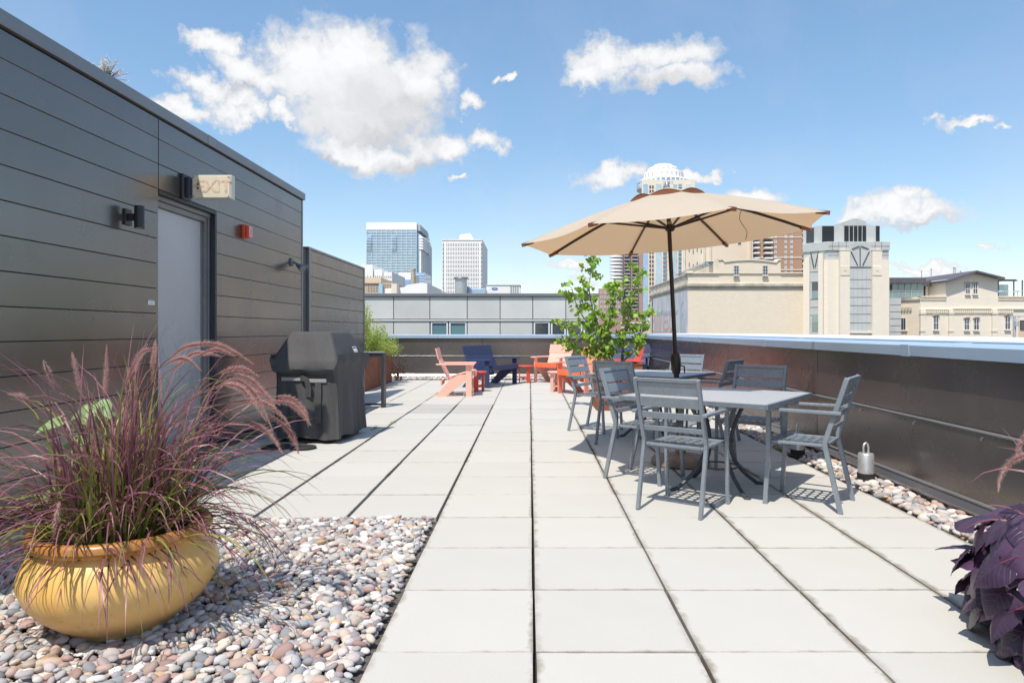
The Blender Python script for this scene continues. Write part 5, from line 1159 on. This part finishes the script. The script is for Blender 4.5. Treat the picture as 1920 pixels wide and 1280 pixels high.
MB(th.o).box(LX - .10, LX + .3, 60.26, DB, th.Z(514.2), th.Z(512.4)).build('side_coping', 'limestone', th.t)
MB(th.o).box(LX - .035, LX - .004, 60.05, 77.0, -5, th.Z(543)).build('mural_ground', 'mural_white', th.t)
MB(th.o).box(LX - .044, LX - .036, 63.8, 77.0, 2.85, 3.25).build('mural_band', 'mural_blue', th.t); MB(th.o).box(LX - .044, LX - .036, 64.2, 77.0, .95, 1.2).build('mural_band', 'mural_red', th.t)
put('mural_letters', text_mesh('MINNESOT', 2.6, 'mural_red', .004), th.t, Vector((LX - .045, 70.8, 2.05)) - th.o, (R(90), 0, R(-90))).scale = (1.02, 1, 1)
ar = MB(th.o)
for r_, zz in ((.95, 0), (.55, -.5)):
    pts = [Vector((LX - .045, 61.75 - r_ * math.cos(a_), 2.55 + zz + 1.35 * r_ * math.sin(a_))) for a_ in [math.pi * k / 16 for k in range(17)]]; pts = [Vector((LX - .045, 61.75 - r_, .3))] + pts + [Vector((LX - .045, 61.75 + r_, .3))]; ar.sweep(pts, .14, .008, (1, 0, 0))
ar.build('mural_arch', 'mural_blue', th.t); MB(th.o).box(LX - .10, LX - .03, 77.0, 77.15, -8, th.Z(543)).build('downpipe', 'dark_void', th.t)
# ---- grey crowned tower
k = Bld('grey_crowned_tower', 'cream brick tower with grey metal bays and a dark louvred crown', 58, 1610)
X, Z = k.X, k.Z; xa = X(1553); ch = 1.537
MB(k.o).prism([(xa, 58), (X(1667.5), 58), (X(1667.5), 66), ((xa - ch) * 1.112, 66), (xa - ch, 58 + ch)], 'z', -14, Z(487)).build('wall', 'cream_stone_brick', k.t)
MB(k.o).prism([(xa + .05, 58.06), (X(1667), 58.06), (X(1667), 66), ((xa - ch + .06) * 1.112, 66), (xa - ch + .06, 58 + ch + .05)], 'z', Z(487) + .01, Z(469.5)).build('metal_band', 'metal_grey_panel', k.t)
MB(k.o).prism([(xa - .02, 57.95), (X(1667.5) + .03, 57.95), (X(1667.5) + .03, 66), ((xa - ch - .06) * 1.112, 66), (xa - ch - .06, 58 + ch)], 'z', Z(469.4), Z(453)).build('metal_band', 'metal_grey_panel', k.t, bevel=.02)
for y_ in (461.5, 478): MB(k.o).box(xa, X(1667.6), 57.93 if y_ < 470 else 58.04, 57.949 if y_ < 470 else 58.059, Z(y_ + .4), Z(y_)).build('panel_joint', 'louvre_dark', k.t)
for x_ in (1560, 1572, 1586, 1604, 1622, 1640, 1652): MB(k.o).box(X(x_), X(x_ + .4), 57.93, 57.949, Z(469), Z(453.5)).build('panel_joint', 'louvre_dark', k.t)
cr = [(X(1514) + .5, 60.2), (X(1546), 58.7), (X(1657), 58.7), (X(1657), 66), ((X(1514) + .5) * 1.1, 66)]; MB(k.o).prism(cr, 'z', Z(453) - .01, Z(420.5)).build('crown', 'metal_grey_panel', k.t)
MB(k.o).prism([(X(1588), Z(420.5)), (X(1588), Z(414)), (X(1607), Z(407.5)), (X(1615), Z(407.5)), (X(1632), Z(413.5)), (X(1632), Z(420.5))], 'y', 58.68, 63).build('crown_gable', 'metal_grey_panel', k.t)
MB(k.o).prism([(X(1634), Z(420.5)), (X(1640), Z(415)), (X(1656), Z(420.5))], 'y', 59.2, 63).build('crown_gable', 'cap_metal', k.t)
for x0, x1, nb_ in ((1548, 1570, 1), (1590, 1631, 5), (1650, 1656.8, 1)):
    lv = MB(k.o).box(X(x0), X(x1), 58.66, 58.698, Z(452), Z(421.5)).build('louvre_panel', 'dark_void', k.t)
    for j in range(14): z_ = Z(452) + (Z(421.5) - Z(452)) * (j + .5) / 14; MB(k.o).bar((X(x0), 58.63, z_), (X(x1), 58.63, z_), .05, .03).build('louvre_blade', 'louvre_dark', lv)
    for j in range(1, nb_): x_ = X(x0) + (X(x1) - X(x0)) * j / nb_; MB(k.o).box(x_ - .025, x_ + .025, 58.58, 58.61, Z(452), Z(421.5)).build('louvre_post', 'metal_grey_panel', lv)
dl = Vector((X(1514) + .5, 60.2, 0)); dr = Vector((X(1546), 58.7, 0)); dn = (dr - dl).normalized(); nv = Vector((dn.y, -dn.x, 0))
lv = MB(k.o).bar(dl.lerp(dr, .2) + nv * .02 + Vector((0, 0, Z(437))), dl.lerp(dr, .62) + nv * .02 + Vector((0, 0, Z(437))), .03, (Z(424) - Z(452))).build('louvre_panel', 'louvre_dark', k.t)
# brick pilasters and the glazed bay of the main face
for x0, x1 in ((1572, 1590), (1632, 1650)):
    pl = k.rect('pilaster', 'cream_stone_brick', x0, x1, 470.5, None, -.35, -.002); k.rect('pilaster_cap', 'limestone', x0 - .4, x1 + .4, 469, 470.4, -.38, .0, pl); k.rect('stone_plaque', 'limestone', x0 + .4, x1 - .4, 500, 517, -.39, -.351, pl)
    k.rect('plaque_mark', 'stained_stone', (x0 + x1) / 2 - 2.2, (x0 + x1) / 2 + 2.2, 507.6, 508.6, -.41, -.391, pl)
bay = k.rect('bay_panel', 'metal_grey_panel', 1590.2, 1631.8, 470, 622, -.12, -.003)
k.rect('bay_shadow_gap', 'louvre_dark', 1590.2, 1631.8, 500.5, 502, -.16, -.121, bay)
for y_ in (524, 540.5, 557, 572.5, 588.5, 605): k.rect('bay_joint', 'louvre_dark', 1590.3, 1631.7, y_, y_ + .7, -.135, -.1205, bay)
for j in range(1, 5): k.rect('bay_joint', 'far_grey', 1590.3 + 8.3 * j - .2, 1590.3 + 8.3 * j + .2, 502.5, 621, -.133, -.1206, bay)
k.rect('bay_sill', 'limestone', 1588.5, 1633.5, 622, 624.5, -.25, -.003)
def vmark(c, pts_, base_d, parent, ox=0):
    for (x0, y0, x1, y1) in pts_: MB(k.o).bar((X(x0), base_d, Z(y0)), (X(x1), base_d, Z(y1)), .05, .09, (0, 1, 0)).build('emblem_bar', 'louvre_dark', parent)
vmark(0, [(1594, 471.5, 1606.5, 497.5), (1628.5, 471.5, 1616, 497.5), (1596, 467, 1609, 462), (1627, 467, 1613.5, 462), (1611.2, 462, 1611.2, 499)], 57.86, bay)
MB(k.o).box(X(1590.2), X(1631.8), 57.89, 57.945, Z(470), Z(456)).build('emblem_panel', 'metal_grey_panel', k.t)
# chamfer face: bay with windows between two pilasters
c0 = Vector((xa - ch, 58 + ch, 0)); c1 = Vector((xa, 58, 0)); cd_ = (c1 - c0).normalized(); cn = Vector((cd_.y, -cd_.x, 0)); CL = (c1 - c0).length
def cbox(name, mat, u0, u1, y0, y1, f0, f1, parent=None):
    vs = [c0 + cd_ * (CL * u) + cn * f + Vector((0, 0, z)) for z in ((Z(y1) if y1 else -14), Z(y0)) for (u, f) in ((u0, f0), (u1, f0), (u1, f1), (u0, f1))]
    return MB(k.o).add(vs, [(3, 2, 1, 0), (4, 5, 6, 7), (0, 1, 5, 4), (1, 2, 6, 5), (2, 3, 7, 6), (3, 0, 4, 7)]).build(name, mat, parent or k.t)
cbox('pilaster', 'cream_stone_brick', .12, .31, 480, None, .0, .3); cbox('pilaster', 'cream_stone_brick', .66, .84, 474, None, .0, .3); cb_ = cbox('bay_panel', 'metal_grey_panel', .312, .658, 474, None, .0, .1)
for y0, y1, m_ in ((528, 543.5, 'dark_glass'), (544.5, 559, 'green_glass'), (590.5, 605, 'green_glass'), (606, 621, 'green_glass')): cbox('window', m_, .38, .62, y0, y1, .101, .13, cb_)
for y_ in (508, 527, 560, 575, 590): cbox('bay_joint', 'louvre_dark', .315, .655, y_, y_ + .7, .101, .12, cb_)
for u0, u1, y0, y1 in ((.33, .46, 470, 500), (.64, .51, 470, 500)):
    a_ = c0 + cd_ * CL * u0 + cn * .14 + Vector((0, 0, Z(y0))); b2 = c0 + cd_ * CL * u1 + cn * .14 + Vector((0, 0, Z(y1))); MB(k.o).bar(a_, b2, .05, .09, cn).build('emblem_bar', 'louvre_dark', cb_)
# ---- old cream brick hall at right
r = Bld('gabled_brick_hall', 'old cream brick hall with a gable, arched windows and dark roof at far right', 70, 1830); X, Z = r.X, r.Z
MB(r.o).box(X(1726), X(2010), 70, 84, -14, Z(556)).build('wall', 'cream_stone_brick', r.t)
MB(r.o).prism([(X(1726), 70), (X(1726), 84), (X(1690), 84), (X(1690), 73)], 'z', -14, Z(559)).build('angled_wall', 'cream_brick', r.t)
MB(r.o).prism([(X(1774), Z(556.1)), (X(1774), Z(524.5)), (X(1824), Z(511.5)), (X(1871), Z(523)), (X(1871), Z(556.1))], 'y', 70.02, 82).build('gable_wall', 'cream_stone_brick', r.t)
for q0, q1 in (((1769, 527.5), (1824.4, 509)), ((1823.6, 509), (1876, 522))):
    MB(r.o).prism([(X(q0[0]), Z(q0[1]) - .12), (X(q0[0]), Z(q0[1]) + .06), (X(q1[0]), Z(q1[1]) + .06), (X(q1[0]), Z(q1[1]) - .12)], 'y', 69.3, 83).build('roof', 'slate_roof', r.t)
MB(r.o).prism([(X(1737), Z(533)), (X(1737), Z(529)), (X(1773), Z(522)), (X(1773), Z(533))], 'y', 72.5, 83).build('roof', 'slate_roof', r.t); MB(r.o).box(X(1738), X(1773), 73, 82, Z(556), Z(533)).build('side_wall', 'cream_brick', r.t)
r.rect('doorway', 'dark_void', 1761, 1766, 529, 553, 2.9, 2.99)
for x0, x1 in ((1726, 1774), (1871, 2010)): r.rect('coping', 'limestone', x0, x1, 555, 557.2, -.12, .5); r.rect('string_course', 'limestone', x0, x1, 561, 562.4, -.08, -.002)
r.rect('corbel_band', 'limestone', 1733, 1776.8, 579, 581, -.16, -.002); r.rect('corbel_band', 'limestone', 1786, 1858, 577.5, 579.5, -.16, -.002); r.rect('corbel_band', 'limestone', 1868.5, 2010, 578, 580, -.16, -.002)
cm_ = MB().box(-.07, .07, -.14, -.003, -.16, .16).mesh('corbel', 'limestone')
for j in range(46):
    x_ = 1735 + 3.6 * j
    if 1777 < x_ < 1786 or 1859 < x_ < 1868 or x_ > 1925: continue
    put('corbel', cm_, r.t, Vector((X(x_), 70, Z(584))) - r.o)
for x0, x1 in ((1724, 1733), (1777.5, 1785.5), (1858.5, 1867.8)):
    p2 = r.rect('pilaster', 'cream_stone_brick', x0, x1, 580, None, -.22, -.002); r.rect('pilaster_cap', 'limestone', x0 - .6, x1 + .6, 585, 589, -.28, -.003, p2); r.rect('pilaster_base', 'limestone', x0 - .6, x1 + .6, 618, 622, -.27, -.004, p2)
def arched(x0, x1, y0, y1):
    w_ = r.win(x0, x1, y0 + 1.6, y1, 1, 1, 'dark_glass', 'window_trim', f=-.05, fw=.05); c_ = (X(x0) + X(x1)) / 2; rr = (X(x1) - X(x0)) / 2
    MB(r.o).sweep([(c_ - (rr + .04) * math.cos(a_), 69.9, Z(y0 + 1.7) + .45 * rr * math.sin(a_)) for a_ in [math.pi * i / 8 for i in range(9)]], .16, .09).build('arch', 'stained_stone', w_); r.rect('sill', 'limestone', x0 - .8, x1 + .8, y1, y1 + 1.6, -.18, -.003, w_)
for a_ in ((1749.5, 1759.5, 590, 618.5), (1807.3, 1817, 595, 619), (1825, 1835.3, 595, 619), (1883.5, 1893.8, 589.5, 618), (1809.5, 1818.5, 529.5, 551.5), (1823.7, 1832.5, 529.5, 551.5)): arched(*a_)
g2 = Vector((X(1690), 73, 0)); g3 = Vector((X(1726), 70, 0)); gd = (g3 - g2).normalized(); gn = Vector((gd.y, -gd.x, 0)); GLn = (g3 - g2).length
def gbox(name, mat, u0, u1, y0, y1, f0, f1, parent=None):
    vs = [g2 + gd * (GLn * u) + gn * f + Vector((0, 0, z)) for z in (Z(y1), Z(y0)) for (u, f) in ((u0, f0), (u1, f0), (u1, f1), (u0, f1))]
    return MB(r.o).add(vs, [(3, 2, 1, 0), (4, 5, 6, 7), (0, 1, 5, 4), (1, 2, 6, 5), (2, 3, 7, 6), (3, 0, 4, 7)]).build(name, mat, parent or r.t)
gbox('coping', 'stained_stone', 0, 1, 559, 562, .0, .15)
for j in range(9): gbox('corbel', 'stained_stone', .03 + .085 * j, .075 + .085 * j, 575, 582, 0, .16)
w_ = gbox('window', 'window_trim', .44, .60, 594, 619, .003, .05); gbox('pane', 'dark_glass', .46, .515, 596, 618, .051, .06, w_); gbox('pane', 'dark_glass', .525, .58, 596, 618, .051, .06, w_); gbox('sill', 'limestone', .40, .64, 619.2, 620.8, .003, .15, w_)
l_ = Bld('glass_link', 'green glass and grey panel link with dark roof left of the old hall', 71, 1690)
l_.rect('panel_wall', 'metal_grey_panel', 1668.5, 1689.5, 559, None, 0, 6); l_.rect('glass_wall', 'green_glass', 1668.5, 1738, 531, 559, .6, 8); l_.rect('roof', 'slate_roof', 1668, 1738.5, 520, 530.5, .2, 9)
for y_ in (571, 584, 597, 610, 622): l_.rect('panel_joint', 'louvre_dark', 1668.6, 1689.4, y_, y_ + .6, -.02, -.001)
for x_ in (1678, 1690, 1702, 1714, 1726): l_.rect('mullion', 'far_grey', x_, x_ + .7, 531, 559, .54, .595)
l_.rect('transom', 'far_grey', 1668.6, 1738, 544, 544.7, .535, .594); l_.rect('opening', 'dark_void', 1671, 1678, 533, 543, .5, .53)
for x_, h_ in ((1788, 502), (1791, 503), (1728, 509), (1746, 505), (1801, 509)): 
    q = Bld('roof_vent_pipe', {1788: 'left one of two thin vent pipes on the hall roof', 1791: 'right one of two thin vent pipes on the hall roof', 1728: 'short vent pipe over the glass link roof', 1746: 'thin mast over the hall side roof', 1801: 'short vent pipe near the gable'}[x_], 76, x_, 'vent pipe', 'roof vent pipes'); q.t.location = (q.X(x_), 76, q.Z(524)); MB().tube([(0, 0, 0), (0, 0, q.Z(h_) - q.Z(524))], .05, 8).build('pipe', 'far_grey', q.t); MB().lathe([(0, 0), (.09, 0), (.09, .06), (0, .09)], 10, (0, 0, q.Z(h_) - q.Z(524))).build('cap', 'far_grey', q.t)
q = Bld('roof_pergola', 'dark roof terrace pergola with glass screen on the hall at far right', 74, 1890, 'pergola')
for x_ in (1872, 1901, 1917): q.rect('post', 'louvre_dark', x_, x_ + 1.2, 525, 556, 0, .12)
q.rect('beam', 'louvre_dark', 1870, 1907, 525, 527, -.1, .3)
for j in range(9): q.rect('slat', 'louvre_dark', 1870 + 4 * j, 1871.2 + 4 * j, 523.8, 524.9, -.2, 3)
q.rect('glass_screen', 'green_glass', 1873.5, 1915, 531, 553, 2, 2.05); q.rect('railing', 'far_grey', 1871, 1925, 546, 547, -.3, -.25)
for x_, lb in ((1876, 'left blue parasol on the distant roof terrace'), (1908, 'right blue parasol on the distant roof terrace')):
    u_ = Bld('terrace_parasol', lb, 73, x_, 'umbrella', 'distant blue parasols'); u_.t.location = (u_.X(x_), 73, u_.Z(556)); MB().lathe([(.42, .5), (.2, .62), (0, .70)], 10).build('canopy', 'blue_glass', u_.t); MB().tube([(0, 0, 0), (0, 0, .6)], .03, 6).build('pole', 'far_grey', u_.t)
q = Bld('utility_pole', 'grey utility pole with cross arm at the far right edge', 45, 1902, 'pole'); q.t.location = (q.X(1902), 45, -14); MB().tube([(0, 0, 0), (0, 0, q.Z(592) + 14)], [.16, .09], 12).build('pole', 'far_grey', q.t, smooth=True)
MB().bar((-.35, 0, q.Z(593) + 14), (.9, 0, q.Z(593) + 14), .07, .07).build('cross_arm', 'far_grey', q.t); MB().bar((0, 0, q.Z(603) + 14), (.35, 0, q.Z(594) + 14), .04, .04).build('brace', 'far_grey', q.t); MB().lathe([(0, 0), (.13, 0), (.13, .35), (0, .38)], 12, (.05, -.16, q.Z(612) + 14)).build('transformer', 'far_grey', q.t, smooth=True)
q = Bld('red_balcony_house', 'edge of a house with dark window and red balcony at far right', 52, 1925); splay(MB(q.o), q.X(1909), q.X(1990), 52, 6, -14, q.Z(600)).build('wall', 'far_peach', q.t); q.win(1912.5, 1930, 600.5, 618, 1, 0, 'dark_glass', 'dark_void', f=-.03)
for y_ in (624, 629, 634): q.rect('balcony_board', 'red_wood', 1911, 1960, y_, y_ + 3.2, -.9, -.8)
